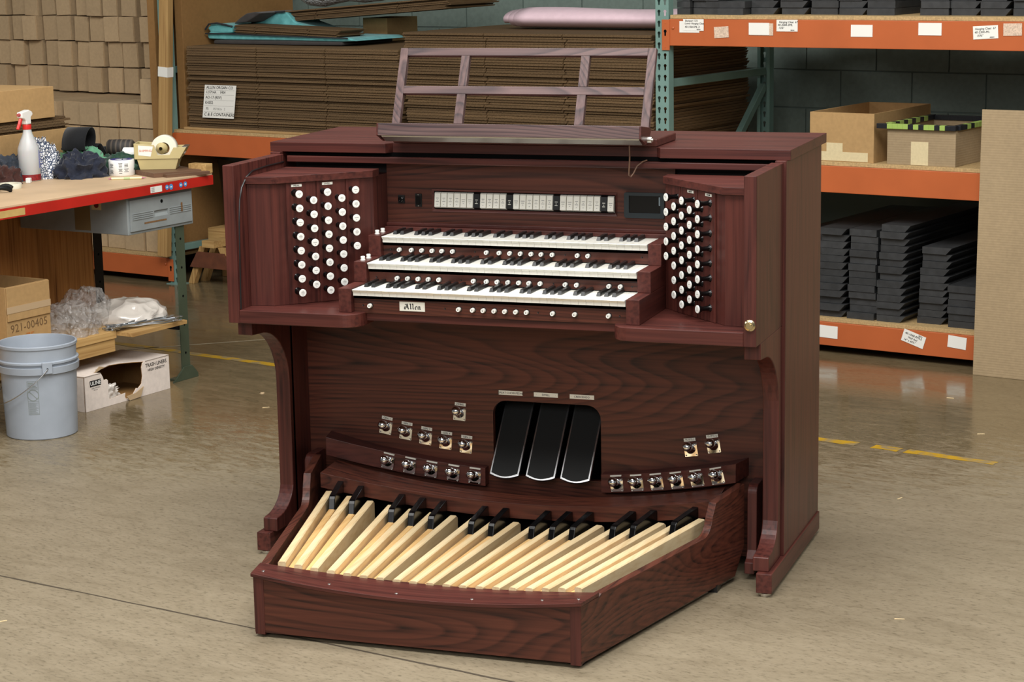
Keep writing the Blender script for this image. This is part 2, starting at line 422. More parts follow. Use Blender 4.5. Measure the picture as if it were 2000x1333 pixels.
hole = rounded_rect(-0.132, 0.224, 0.235, 0.4765, 0.045, corners=(1, 1, 0, 0))
plate_with_hole([(-XLI, 0.03), (XLI, 0.03), (XLI, 0.80), (-XLI, 0.80)], hole, YK, YK + 0.02).build('knee_panel', M['oakp_x'], org)
MB().box(-0.19, 0.27, 0.62, 0.63, 0.10, 0.52).build('shoe_cavity', M['black_void'], org)
MB().box(-0.16, 0.24, YK + 0.02, 0.62, 0.50, 0.51).box(-0.20, -0.16, YK + 0.02, 0.62, 0.15, 0.51).box(0.24, 0.27, YK + 0.02, 0.62, 0.15, 0.51).box(-0.16, 0.24, YK + 0.02, 0.62, 0.15, 0.17).build('shoe_well', M['black_void'], org)
# lid in plan with the recessed middle
lid = [(-0.832, 0.328), (-0.440, 0.328), (-0.424, 0.356), (0.424, 0.356), (0.440, 0.328), (0.832, 0.328), (0.832, 0.875), (-0.832, 0.875)]
MB().prism(lid, 'z', 1.259, 1.289).build('lid', M['oak_x'], org, bevel=0.0012)
MB().box(-0.424, 0.424, 0.354, 0.575, 1.2892, 1.313).build('desk_plinth', M['oak_x'], org, bevel=0.004, seg=3)
MB().box(-0.777, 0.777, 0.330, 0.350, 1.227, 1.2465).build('fallboard_edge', M['oak_x'], org, bevel=0.002)
MB().box(-0.777, 0.777, 0.352, 0.40, 1.2466, 1.2588).build('roll_slot', M['black_void'], org)
MB().box(-0.79, 0.79, 0.425, 0.44, 0.80, 1.2585).build('upper_backing', M['darkwood'], org)
# nameboard panel
YN = 0.40
MB().box(-0.467, 0.467, YN, YN + 0.02, 1.015, 1.2265).build('nameboard', M['oakp_x'], org)
MB().box(-0.467, 0.467, YN - 0.016, YN, 1.0255, 1.0365).box(-0.467, 0.467, YN - 0.03, YN, 1.012, 1.0255).build('nameboard_moulding', M['oak_x'], org, bevel=0.002)
# stop-tab frame and tabs
fr = [(-0.3152, 1.0725), (0.2852, 1.0725), (0.2852, 1.1425), (-0.3152, 1.1425)]
MB().add([(-0.3152, YN - .004, 1.0725), (0.2852, YN - .004, 1.0725), (0.2852, YN - .004, 1.1425), (-0.3152, YN - .004, 1.1425),
          (-0.3085, YN - .0005, 1.0805), (0.2805, YN - .0005, 1.0805), (0.2805, YN - .0005, 1.1365), (-0.3085, YN - .0005, 1.1365)],
         [(0, 1, 5, 4), (1, 2, 6, 5), (2, 3, 7, 6), (3, 0, 4, 7)]).build('tab_frame', M['oak_x'], org)
MB().box(-0.3083, 0.2803, YN - 0.0008, YN - 0.0003, 1.0807, 1.1363).build('tab_recess', M['black_void'], org)
kinds = 'wwwwwwbwwwwbwwwwwwbwwwwwwbw'
pitch = 0.5838 / 27
tm = MB(); h = 0.05; w = pitch - 0.0012
tm.add([(-w / 2, 0, 0), (w / 2, 0, 0), (w / 2, 0, h), (-w / 2, 0, h),
        (-w / 2 + .0008, -0.013, 0.005), (w / 2 - .0008, -0.013, 0.005), (w / 2 - .0008, -0.007, h - 0.003), (-w / 2 + .0008, -0.007, h - 0.003)],
       [(0, 1, 2, 3), (4, 5, 6, 7), (0, 1, 5, 4), (1, 2, 6, 5), (2, 3, 7, 6), (3, 0, 4, 7)])
me_w = tm.mesh('stop_tab'); me_w.materials.append(M['ivory']); me_b = tm.mesh('stop_tab'); me_b.materials.append(M['black_satin'])
def tab_print(lines, mat, key):
    q = MB()
    for (zz, ww) in lines:
        yb = -0.013 + (zz - 0.005) / (h - 0.008) * 0.006
        q.add([(-ww / 2, yb - .0002, zz), (ww / 2, yb - .0002, zz), (ww / 2, yb + .0000, zz + .0018), (-ww / 2, yb + .0000, zz + .0018)], [(0, 1, 2, 3)])
    me = q.mesh('print'); me.materials.append(mat); return me
prints = {'w0': tab_print([(.031, .009), (.026, .003), (.021, .010), (.012, .003)], M['ink_soft'], 0), 'w1': tab_print([(.028, .012), (.022, .009), (.016, .003)], M['ink_soft'], 0),
          'b': tab_print([(.028, .009), (.022, .004), (.017, .009)], M['ivory'], 0)}
for i, k in enumerate(kinds):
    o = link('stop_tab', me_w if k == 'w' else me_b, org); o.location = (-0.3052 + pitch * (i + 0.5), YN - 0.001, 1.0838)
    if k == 'b': o['label'] = 'black stop tab'
    p = link('print', prints['b' if k == 'b' else ('w0' if (i % 7) < 4 else 'w1')], o)
# touch screen
plate_with_hole(rounded_rect(0.3101, 0.4353, 1.0697, 1.147, 0.006), rounded_rect(0.3253, 0.4235, 1.085, 1.1375, 0.001), YN - 0.010, YN).build('screen_bezel', M['screen_bezel'], org)
sc = MB().box(0.3253, 0.4235, YN - 0.006, YN - 0.0002, 1.085, 1.1375).build('touch_screen', M['screen'], org)
MB().box(0.4175, 0.4215, YN - 0.0066, YN - 0.006, 1.108, 1.134).build('screen_bar', plain('screen_bar', srgb(120, 135, 142), 0.4), sc)
# key switch and rocker switch
ks = MB().box(-0.430, -0.4075, YN - 0.004, YN, 1.096, 1.121).build('key_switch', M['black_satin'], org, bevel=0.001)
MB().revolve([(0.0085, 0), (0.0085, 0.006), (0.006, 0.007), (0.006, 0.004), (0, 0.004)], (-0.4188, YN - 0.004, 1.1085), (0, -1, 0)).build('lock_cylinder', M['black_gloss'], ks, smooth=40)
rs = MB().box(-0.372, -0.350, YN - 0.004, YN, 1.086, 1.127).build('power_switch', M['black_satin'], org, bevel=0.001)
MB().box(-0.368, -0.354, YN - 0.008, YN - 0.004, 1.093, 1.120).build('rocker', M['black_gloss'], rs, bevel=0.001)
for zz in (1.089, 1.124): MB().revolve([(0.0022, 0), (0.0018, 0.001), (0, 0.001)], (-0.361, YN - 0.004, zz), (0, -1, 0), n=8).build('screw', M['nickel'], rs)

# ---- key shelf, wings
KZ = 0.815
MB().box(-0.467, 0.467, 0.03, 0.42, 0.788, KZ - 0.001).build('key_bed', M['oak_x'], org)
for sgn in (-1, 1):
    pl = [(0.7784, -0.0415)]
    cx, r = 0.405, 0.055
    pl = [(0.7784, -0.0415), (0.7784, 0.42), (0.39, 0.42), (0.39, 0.10)]
    for k in range(9):
        t = radians(180 + 90 * k / 8); pl.append((0.390 + 0.06 + 0.06 * cos(t), 0.0185 + 0.06 * sin(t)))
    pl = [(sgn * p[0], p[1]) for p in pl]
    MB().prism(pl, 'z', 0.775, KZ).build('key_shelf', M['oak_x'], org, bevel=0.002)
# ---- three manuals
YM = (0.0, 0.120, 0.238); ZM = (0.888, 0.9505, 1.015); ZL = (KZ, 0.888, 0.9505)
for i in range(3):
    for sgn in (-1, 1):
        a, b = sorted((sgn * 0.4268, sgn * 0.467))
        MB().box(a, b, YM[i], 0.398, ZL[i] + 0.0003, ZM[i])  .build('key_block', M['oak_blk'], org, bevel=0.0012)
OCT = [1, 1, 0, 1, 1, 1, 0]
def natural_mesh():
    w = 0.0235 - 0.0006; q = MB()
    prof = [(0.006, 0.0), (0.150, 0.0), (0.150, -0.016), (0.012, -0.016), (0.012, -0.0085), (0.006, -0.0085), (0.0, -0.001), (0.001, 0.0)]
    prof = [(0.001, 0.0), (0.150, 0.0), (0.150, -0.0190), (0.0080, -0.0190), (0.0080, -0.0088), (0.0062, -0.0088), (0.0, -0.0012)]
    q.prism(prof, 'x', -w / 2, w / 2)
    me = q.mesh('white_key'); me.materials.append(M['ivory']); return me
def sharp_mesh():
    w = 0.0125; t = 0.0095; q = MB()
    q.add([(-w / 2, 0, 0), (w / 2, 0, 0), (w / 2, 0.1, 0), (-w / 2, 0.1, 0), (-t / 2, 0.006, 0.0105), (t / 2, 0.006, 0.0105), (t / 2, 0.1, 0.0115), (-t / 2, 0.1, 0.0115)],
          [(0, 3, 2, 1), (4, 5, 6, 7), (0, 1, 5, 4), (1, 2, 6, 5), (2, 3, 7, 6), (3, 0, 4, 7)])
    me = q.mesh('black_key'); me.materials.append(M['ebony']); return me
NM, SM = natural_mesh(), sharp_mesh()
PIS = [[-.373, -.090, -.046, -.013, .021, .054, .088, .121, .201, .268, .370],
       [-.332, -.298, -.264, -.231, -.197, -.086, -.045, -.011, .023, .057, .089, .124, .202, .237, .336, .371],
       [-.371, -.331, -.297, -.263, -.231, -.196, -.086, -.045, -.011, .023, .057, .089, .124, .203, .236]]
PZ = (0.8355, 0.9015, 0.9705)
pm = MB(); pm.revolve([(0.0085, 0), (0.0085, 0.002), (0.0066, 0.002)], (0, 0, 0), (0, -1, 0), n=18, mi=1)
pm.revolve([(0.0066, 0), (0.0066, 0.0115), (0.0058, 0.0135), (0.0035, 0.013), (0, 0.0128)], (0, 0, 0), (0, -1, 0), n=18, mi=0)
PM_ = pm.mesh('thumb_piston', 35); PM_.materials.append(M['white_knob']); PM_.materials.append(M['black_satin'])
pn = MB(); pn.box(-0.0016, 0.0016, -0.0136, -0.0129, -0.0022, 0.0022); PN_ = pn.mesh('numeral'); PN_.materials.append(M['ink_soft'])
sm_ = MB(); sm_.revolve([(0.0026, 0), (0.0024, 0.0008), (0.0012, 0.0002), (0, 0)], (0, 0, 0), (0, -1, 0), n=10); SCREW = sm_.mesh('screw', 40); SCREW.materials.append(M['black_satin'])
names = ('lowest', 'middle', 'upper')
for i in range(3):
    ztop = ZM[i] - 0.003
    kb = MB().box(-0.4266, 0.4266, YM[i] + 0.022, min(YM[i] + 0.158, 0.39), ztop - 0.030, ztop - 0.0185).build('keyboard', M['black_void'], org)
    kb['label'] = names[i] + ' manual keyboard'
    for n in range(36):
        o = link('white_key', NM, kb); o.location = (-0.423 + 0.0235 * (n + 0.5), YM[i], ztop)
        if n < 35 and OCT[n % 7]:
            o = link('black_key', SM, kb); o.location = (-0.423 + 0.0235 * (n + 1), YM[i] + 0.050, ztop + 0.0004)
    # piston rail in front of / below the keys
    yr = YM[i] + 0.022
    zb = (0.8115, 0.8885, 0.951)[i]
    rail = MB().box(-0.4266, 0.4266, yr, yr + 0.018, zb, ztop - 0.0195).build('piston_rail', M['oakp_x'], org, bevel=0.0006)
    for x in PIS[i]:
        o = link('thumb_piston', PM_, org); o.location = (x, yr, PZ[i])
        n_ = link('numeral', PN_, o)
    for x in ((-.397, -.135, .155, .402), (-.402, -.128, .164, .405), (-.402, -.125, .163, .402))[i]:
        o = link('screw', SCREW, rail); o.location = (x, yr - 0.0001, PZ[i])
    if i:
        for (x, y) in ((-0.450, YM[i] + 0.032), (-0.4495, YM[i] + 0.075)):
            MB().revolve([(0.0085, 0), (0.0085, 0.001), (0.0062, 0.0015), (0.0068, 0.011), (0.006, 0.0125), (0, 0.0125)], (x, y, ZM[i]), (0, 0, 1), n=18).build('block_piston', M['white_knob'], org, smooth=40)
# maker's plate with blackletter lettering, drawn as broad-nib strokes
pl = MB().box(-0.2796, -0.1986, 0.0205, 0.0219, 0.8232, 0.8512).build('name_plate', M['plate_white'], org, bevel=0.0004)
def nib(strokes, ox, oz, sc_, y):
    q = MB(); nx, nz = 0.10 * sc_, 0.085 * sc_
    for st in strokes:
        for (a, b) in zip(st[:-1], st[1:]):
            pts = []
            for (u, v) in (a, b):
                pts += [(ox + u * sc_ - nx, oz + v * sc_ - nz), (ox + u * sc_ + nx, oz + v * sc_ + nz)]
            vs = [(p[0], y, p[1]) for p in pts]
            q.add([vs[0], vs[1], vs[3], vs[2]], [(0, 1, 2, 3)])
    return q
GL = {'A': [[(.12, .05), (.30, .12), (.62, 1.12), (.42, .95), (.22, 1.0)], [(.62, 1.12), (.86, .12), (1.0, .05), (1.08, .15)], [(.20, .45), (.82, .45)], [(.10, .55), (.05, .12), (.30, .02)]],
      'l': [[(.05, 1.12), (.22, 1.02), (.22, .16), (.36, .06), (.48, .16)]],
      'e': [[(.18, .52), (.18, .16), (.34, .05), (.54, .18)], [(.18, .56), (.38, .68), (.52, .52), (.2, .34)]],
      'n': [[(.05, .56), (.18, .66), (.18, .12), (.28, .05)], [(.18, .54), (.46, .66), (.56, .56), (.56, .14), (.68, .05), (.76, .14)]]}
zc = 0.8372; x = -0.2645; ql = MB()
for ch, adv in zip('Allen', (1.16, .50, .50, .62, .8)):
    g = nib(GL[ch], x, zc - 0.0085, 0.0150, 0.0203); ql.add(g.v, g.f); x += adv * 0.0150
ql.build('lettering', M['ink'], pl)
for xx in (-0.2765, -0.2017): MB().revolve([(0.0009, 0), (0.0006, 0.0006), (0, 0.0006)], (xx, 0.0205, 0.837), (0, -1, 0), n=8).build('pin', M['nickel'], pl)

# ---- stop jambs at 45 degrees with drawknobs
kq = MB()
kq.revolve([(0.0135, 0), (0.0135, 0.002), (0.0085, 0.006), (0.0068, 0.014), (0.0068, 0.030), (0.0105, 0.037), (0.0122, 0.040), (0.0122, 0.0445)], (0, 0, 0), (0, -1, 0), n=20, mi=0)
kq.revolve([(0.0122, 0.0445), (0.0122, 0.0440), (0, 0.0440)], (0, 0, 0), (0, -1, 0), n=20, mi=0)
KNOB = kq.mesh('drawknob', 40); KNOB.materials.append(M['black_gloss'])
kf = MB(); kf.revolve([(0.0116, 0.0442), (0.0116, 0.0460), (0.0106, 0.0468), (0, 0.0468)], (0, 0, 0), (0, -1, 0), n=24); KFACE = kf.mesh('knob_face', 35); KFACE.materials.append(M['white_knob'])
KPR = []
for ws in (((.0012, .011), (-.0045, .002)), ((.0030, .009), (-.0006, .011), (-.0055, .003)), ((.0008, .013), (-.0050, .003)), ((.0042, .006), (.0008, .011), (-.0026, .010), (-.0066, .003))):
    q = MB()
    for (zz, ww) in ws: q.box(-ww / 2, ww / 2, -0.0470, -0.0467, zz - .0007, zz + .0007)
    me = q.mesh('engraving'); me.materials.append(M['ink_soft']); KPR.append(me)
cols = [(8, 1.1580), (7, 1.1365), (8, 1.1580), (7, 1.1365), (5, 1.1585)]
for sgn in (-1, 1):
    A = (0.7043, 0.051); Bp = (0.4672, 0.288)
    plan = [(0.7784, 0.042), (0.7043, 0.051), (0.4672, 0.288), (0.4672, 0.42), (0.7784, 0.42)]
    plan = [(sgn * p[0], p[1]) for p in plan]
    MB().prism(plan, 'z', KZ + 0.0003, 1.190).build('stop_jamb', M['oak_z'], org, bevel=0.001)
    cap = [(0.7784, 0.032), (0.698, 0.041), (0.4625, 0.277), (0.4625, 0.328), (0.7784, 0.328)]
    cap = [(sgn * p[0], p[1]) for p in cap]
    MB().prism(cap, 'z', 1.190, 1.2115).build('jamb_cap', M['oak_x'], org, bevel=0.0012)
    # 45-degree knob boards
    dl = Vector((-sgn * 0.7071, 0.7071, 0)); nl = Vector((-sgn * 0.7071, -0.7071, 0))
    o0 = Vector((sgn * 0.7043, 0.051, 0))
    L = 0.335
    for (l0, l1) in ((0.049, 0.145), (0.149, 0.241), (0.245, 0.290)):
        MB().add([(o0 + dl * l + nl * d + Vector((0, 0, z))) for l in (l0, l1) for d in (0.0002, 0.004) for z in (KZ + .001, 1.1895)],
                 [(0, 1, 3, 2), (4, 6, 7, 5), (0, 4, 5, 1), (2, 3, 7, 6), (1, 5, 7, 3), (0, 2, 6, 4)]).build('knob_board', M['oak_z'], org, bevel=0.0008)
    rz = math.atan2(nl.y, nl.x) + pi / 2
    for c, (n, z0) in enumerate(cols):
        fx = 0.6187 - 0.0320 * c; fy = 0.0733 + 0.0332 * c
        base = Vector((sgn * fx, fy, 0)) - nl * 0.0445
        for k in range(n):
            o = link('drawknob', KNOB, org); o.location = (base.x, base.y, z0 - 0.0432 * k); o.rotation_euler = (0, 0, rz)
            f = link('knob_face', KFACE, o); e = link('engraving', KPR[(c * 3 + k * 5) % 4], o)
    # division plates
    for (txt, l) in ((('PEDAL', .083), ('SWELL', .183)) if sgn < 0 else (('CHOIR', .083), ('GREAT', .183))):
        c = o0 + dl * l + nl * 0.0042 + Vector((0, 0, 1.1803))
        xd = dl if sgn < 0 else -dl
        Fm = frame(c, xd, (0, 0, 1))
        p = MB().box(-0.017, 0.017, -0.0038, 0.0038, 0, 0.0012).xf(Fm).build('division_plate', M['plate_white'], org)
        text_mb('·  ' + txt + '  ·', 0.0068).xf(frame(c + nl * 0.0014, xd, (0, 0, 1))).build('lettering', M['ink'], p)
# roll-top track groove in both cheeks
for sgn in (-1, 1):
    pts = [(-.030, .817), (-.025, .95), (-.018, 1.08), (-.008, 1.148), (.008, 1.182), (.041, 1.210), (.084, 1.224), (.184, 1.2285), (.306, 1.2285)]
    MB().tube([(sgn * (XCI - 0.0005), y, z) for y, z in pts], 0.003, n=6).build('roll_track', M['black_satin'], org, smooth=60)
# key lock on the right cheek
lk = MB().revolve([(0.0165, 0), (0.0165, 0.003), (0.0120, 0.008), (0.0110, 0.0085), (0.0100, 0.006), (0, 0.006)], (0.7968, -0.0415, 0.8364), (0, -1, 0), n=28).build('lock_escutcheon', M['brass'], org, smooth=40)
MB().revolve([(0.0065, 0.006), (0.0065, 0.0085), (0, 0.0085)], (0.7968, -0.0415, 0.8364), (0, -1, 0), n=18).box(0.796, 0.7976, -0.0503, -0.0499, 0.8334, 0.8394).build('keyway', M['brass'], lk, smooth=40)

# ---- music desk
T = radians(22.19); org_p = Vector((0, 0.3147, 1.3546)); sd = Vector((0, sin(T), cos(T))); td = Vector((0, cos(T), -sin(T)))
desk = empty('music_desk'); desk.parent = org
def dbar(x0, x1, s0, s1, mat, name, th=0.018):
    q = MB(); q.box(x0, x1, 0, th, s0, s1)
    q.v = [tuple(Vector((v[0], 0, 0)) + org_p + td * v[1] + sd * v[2]) for v in q.v]
    return q.build(name, mat, desk, bevel=0.0012)
DW = 0.4097
dbar(-DW, -0.3844, -0.03, 0.242, M['desk_z'], 'stile'); dbar(0.3844, DW, -0.03, 0.242, M['desk_z'], 'stile')
dbar(-0.3843, 0.3843, 0.2175, 0.242, M['desk_x'], 'rail'); dbar(-0.3843, 0.3843, 0.0953, 0.1201, M['desk_x'], 'rail'); dbar(-0.3843, 0.3843, -0.03, 0.0, M['desk_x'], 'rail')
for x0 in (-0.207, 0.1775):
    for (a, b) in ((0.1203, 0.2173), (0.0002, 0.0951)): dbar(x0, x0 + 0.0275, a, b, M['desk_z'], 'mullion')
# ledge: front lip, bottom board, metal lamp strip, end caps
MB().prism([(0.2105, 1.3635), (0.2045, 1.327), (0.2165, 1.325), (0.2215, 1.3615)], 'x', -0.411, 0.411).build('ledge_lip', M['desk_x'], desk, bevel=0.001)
MB().prism([(0.2165, 1.3375), (0.2160, 1.3255), (0.302, 1.314), (0.306, 1.326)], 'x', -0.409, 0.3985).build('ledge_board', M['oak_x'], desk)
MB().prism([(0.2105, 1.3635), (0.2045, 1.327), (0.255, 1.305), (0.285, 1.305), (0.320, 1.345), (0.300, 1.352)], 'x', 0.411, 0.4165).build('end_cap', M['oak_y'], desk, bevel=0.001)
MB().prism([(0.2105, 1.3635), (0.2045, 1.327), (0.255, 1.305), (0.285, 1.305), (0.320, 1.345), (0.300, 1.352)], 'x', -0.4165, -0.411).build('end_cap', M['oak_y'], desk, bevel=0.001)
MB().prism([(0.2075, 1.3262), (0.2480, 1.3165), (0.2480, 1.3085), (0.240, 1.306), (0.2085, 1.3225)], 'x', -0.400, 0.4105).build('lamp_strip', M['nickel'], desk)
MB().cyl((0.4165, 0.275, 1.318), (0.430, 0.275, 1.318), 0.0095, n=24).cyl((0.4165, 0.275, 1.318), (0.434, 0.275, 1.318), 0.004, n=12).build('desk_knob', M['nickel'], desk, smooth=40)
for sx in (-0.37, 0.37):
    MB().box(sx - 0.012, sx + 0.012, 0.30, 0.37, 1.3132, 1.327).build('hinge_bracket', M['oak_y'], desk)
# lamp cable hanging from the desk
cb = [(0.365, 0.262, 1.311), (0.366, 0.262, 1.27), (0.364, 0.262, 1.235), (0.362, 0.264, 1.214), (0.367, 0.268, 1.209), (0.373, 0.276, 1.218), (0.379, 0.292, 1.238), (0.388, 0.32, 1.2478), (0.395, 0.345, 1.2500)]
MB().tube(cb, 0.0024, n=8).build('lamp_cable', plain('brown_cable', srgb(112, 84, 66), 0.4), org, smooth=60)

# ---- expression shoes
for i, x0 in enumerate((-0.121, -0.002, 0.111)):
    wd = 0.0965; n = 12
    # local: u along the shoe (0 heel .. 1 toe-top), tilted plane from heel (front/low) to top (back/high)
    P0 = Vector((0, 0.345, 0.249)); P1 = Vector((0, 0.534, 0.478)); ax = (P1 - P0); LL = ax.length; ax.normalize(); nn = Vector((0, -ax.z, ax.y))
    def outline(inset):
        pts = []
        for k in range(13):
            t = k / 12; xx = inset + (wd - 2 * inset) * t
            pts.append((xx, -0.012 * sin(pi * t) + inset))
        pts += [(wd - inset, LL - 0.012), (wd - inset - 0.012, LL - inset), (inset + 0.012, LL - inset), (inset, LL - 0.012)]
        return pts
    def slab(out, d0, d1):
        q = MB(); k = len(out)
        lo = [Vector((x0 + p[0], 0, 0)) + P0 + ax * p[1] + nn * d0 for p in out]; hi = [Vector((x0 + p[0], 0, 0)) + P0 + ax * p[1] + nn * d1 for p in out]
        return q.add(lo + hi, [list(range(k)), list(range(2 * k - 1, k - 1, -1))] + [((j + 1) % k, j, j + k, (j + 1) % k + k) for j in range(k)])
    sh = slab(outline(0.0), 0, 0.010).build('expression_shoe', M['alu'], org, bevel=0.0012)
    sh['label'] = ('left', 'middle', 'right')[i] + ' expression shoe'
    slab(outline(0.0055), 0.010, 0.0115).build('rubber_tread', M['black_rubber'], sh)
    MB().box(x0 + 0.03, x0 + 0.066, 0.46, 0.62, 0.28, 0.31).build('shoe_arm', M['black_satin'], sh)
for (txt, x, ww) in (('·GREAT·CHOIR·PEDAL·', -0.0712, 0.0115), ('·       SWELL       ·', 0.0455, 0.0115), ('·   CRESCENDO   ·', 0.1634, 0.0115)):
    p = MB().box(x - 0.0395, x + 0.0395, YK - 0.0015, YK - 0.0001, 0.502 - 0.0068, 0.502 + 0.0068).build('label_plate', M['plate_white'], org)
    text_mb(txt, 0.0088).xf(frame((x, YK - 0.0017, 0.5017), (1, 0, 0), (0, 0, 1))).build('lettering', M['ink'], p)
# ---- toe ledges and toe studs
def ledge_y(x): return 0.380 - 0.13 * x * x
def ledge_z(x): return 0.257 + 0.19 * x * x
for (x0, x1) in ((-0.6727, -0.150), (0.2335, 0.6727)):
    n = 16; q = MB(); vs = []
    for k in range(n + 1):
        x = x0 + (x1 - x0) * k / n
        xb = x * (1.03 if abs(x) > 0.5 else 1.0); z = ledge_z(x)
        vs += [(x, ledge_y(x), z - 0.059), (x, ledge_y(x), z), (xb, YK - 0.0005, z), (xb, YK - 0.0005, z - 0.055)]
    fs = []
    for k in range(n):
        for j in range(4):
            a = 4 * k + j; b = 4 * k + (j + 1) % 4
            fs.append((a, b, b + 4, a + 4))
    fs += [(0, 1, 2, 3), tuple(4 * n + j for j in (3, 2, 1, 0))]
    q.add(vs, fs).build('toe_ledge', M['oak_x'], org, bevel=0.001)
tb = MB(); tb.prism(rounded_rect(-0.0205, 0.0205, -0.0205, 0.0205, 0.002, n=2), 'y', -0.004, 0.0)
TPL = tb.mesh('backplate'); TPL.materials.append(M['chrome'])
tk = MB()
tk.revolve([(0.0150, 0.003), (0.0140, 0.006), (0.0090, 0.011), (0.0078, 0.018), (0.0078, 0.026), (0.0100, 0.030), (0.0132, 0.034), (0.0148, 0.040), (0.0150, 0.045), (0.0135, 0.0505), (0.0090, 0.0548), (0.0040, 0.0565), (0, 0.0567)], (0, 0, 0.001), (0, -cos(radians(24)), sin(radians(24))), n=24)
TK = tk.mesh('toe_stud', 50); TK.materials.append(M['chrome'])
ts = MB()
for sx in (-1, 1):
    for sz in (-1, 1): ts.revolve([(0.0030, 0), (0.0026, 0.0012), (0.001, 0.0006), (0, 0.0006)], (sx * 0.0165, -0.004, sz * 0.0165), (0, -1, 0), n=10)
TS = ts.mesh('screws', 40); TS.materials.append(M['nickel'])
def toe_stud(x, y, z, rx=0.0, ry=0.0, plate=None, on_ledge=False):
    o = link('toe_stud', TK, org); o.location = (x, y, z); o.rotation_euler = (rx, ry, 0)
    link('backplate', TPL, o); link('screw_set', TS, o)['kind'] = 'stuff'
    if on_ledge:
        q = MB().box(-0.018, 0.018, -0.004, 0.001, 0.0275, 0.0315)
        q.build('name_strip', M['plate_white'], o)
    elif plate:
        p = MB().box(-0.0185, 0.0185, -0.0014, 0.0, 0.0265, 0.0365).build('name_strip', M['plate_white'], o)
        text_mb('· ' + plate + ' ·', 0.0085).xf(frame((0, -0.0016, 0.0312), (1, 0, 0), (0, 0, 1))).build('lettering', M['ink'], o)
for k, (x, z) in enumerate([(-0.512, 0.359), (-0.443, 0.3450), (-0.375, 0.3325), (-0.3065, 0.3217), (-0.2375, 0.3130)]):
    toe_stud(x + 0.0135, YK, z + 0.006, 0, math.atan(0.30 * -x), plate='GEN. %d' % (k + 1))
toe_stud(-0.2435, YK, 0.4245, 0, 0.07, plate='ZIMBEL')
toe_stud(0.512, YK, 0.356, 0, -0.14, plate='TUTTI I'); toe_stud(0.5835, YK, 0.3715, 0, -0.17, plate='TUTTI II')
for x in (-0.470, -0.399, -0.328, -0.255, -0.184, 0.287, 0.353, 0.418, 0.484, 0.549, 0.615):
    toe_stud(x, ledge_y(x) - 0.001, ledge_z(x) - 0.0335, 0, -math.atan(0.38 * x), on_ledge=True)

M['black_pedal'] = plain('black_pedal_lacquer', srgb(9, 9, 10), 0.2, spec=0.22)
# ================================================================ pedalboard
ped = tag(empty('pedalboard', (0, -0.1, 0)), 'concave radiating organ pedalboard with maple naturals and glossy black sharps on floor', 'pedalboard')
PO = Vector((0, 0.1, 0))
def pbuild(q, *a, **k):
    q.v = [tuple(Vector(v) + PO) for v in q.v]
    return q.build(*a, **k)
def capz(x): return 0.186 - 0.0335 * (1 - min(1.0, (x / 0.482) ** 2))
# front board with curved top edge, corner posts
n = 24; top = [(x, capz(x) - 0.0095) for x in [-0.474 + 0.948 * k / n for k in range(n + 1)]]
pbuild(MB().prism([(-0.474, 0.014), (0.474, 0.014)] + top[::-1], 'y', -0.6195, -0.600), 'front_board', M['oakp_x'], ped)
for sgn in (-1, 1):
    a, b = sorted((sgn * 0.4765, sgn * 0.447))
    pbuild(MB().box(a, b, -0.6212, -0.594, 0.008, 0.1752), 'corner_post', M['oak_z'], ped, bevel=0.001)
    pbuild(MB().box(a + 0.003, b - 0.003, -0.590, -0.54, 0.0, 0.0219), 'foot_block', M['black_satin'], ped)
    a, b = sorted((sgn * 0.62, sgn * 0.665))
    pbuild(MB().box(a, b, 0.12, 0.17, 0.0, 0.0215), 'foot_block', M['black_satin'], ped)
# curved heel cap board
vs = []; fs = []; n = 28
for k in range(n + 1):
    u = -1 + 2 * k / n
    xf_, xb_ = 0.4815 * u, 0.500 * u
    yf, yb = -0.6285, -0.528 + 0.042 * (1 - u * u)
    z = capz(xf_)
    vs += [(xf_, yf, z - 0.010), (xf_, yf, z), (xb_, yb, z), (xb_, yb, z - 0.010)]
for k in range(n):
    for j in range(4):
        a = 4 * k + j; b = 4 * k + (j + 1) % 4; fs.append((a, b, b + 4, a + 4))
fs += [(0, 1, 2, 3), tuple(4 * n + j for j in (3, 2, 1, 0))]
cb_ = pbuild(MB().add(vs, fs), 'heel_cap', M['oak_x'], ped, bevel=0.0008)
for x in (-0.46, -0.26, -0.06, 0.16, 0.36, 0.462):
    pbuild(MB().revolve([(0.0045, 0), (0.0040, 0.0007), (0.002, 0.0002), (0, 0.0002)], (x, -0.59, capz(x) + 0.0001), (0, 0, 1), n=12), 'screw', M['nickel'], cb_, smooth=40)
# side rails (diverging), low in front, swept up to the fall at the rear
for sgn in (-1, 1):
    a = Vector((0.4768, -0.6247, 0)); d = Vector((0.2403, 0.9707, 0)); nrm = Vector((0.9707, -0.2403, 0))
    prof = [(0.004, 0.014), (0.89, 0.018), (0.95, 0.10), (0.95, 0.290), (0.768, 0.2735)]
    for k in range(9):
        t = k / 8; ang = t * pi / 2
        prof.append((0.745 - 0.040 * (1 - cos(ang)) - 0.012 * t, 0.232 - 0.048 * sin(ang)))
    prof += [(0.66, 0.1835), (0.11, 0.1800), (0.10, 0.1745), (0.004, 0.1745)]
    q = MB(); k = len(prof)
    lo = [a + d * p[0] + Vector((0, 0, p[1])) for p in prof]; hi = [v - nrm * 0.024 for v in lo]
    vs = [(sgn * v.x, v.y, v.z) for v in lo + hi]
    q.add(vs, [list(range(k)), list(range(2 * k - 1, k - 1, -1))] + [((j + 1) % k, j, j + k, (j + 1) % k + k) for j in range(k)])
    pbuild(q, 'side_rail', M['oakp_y'], ped, bevel=0.0012)
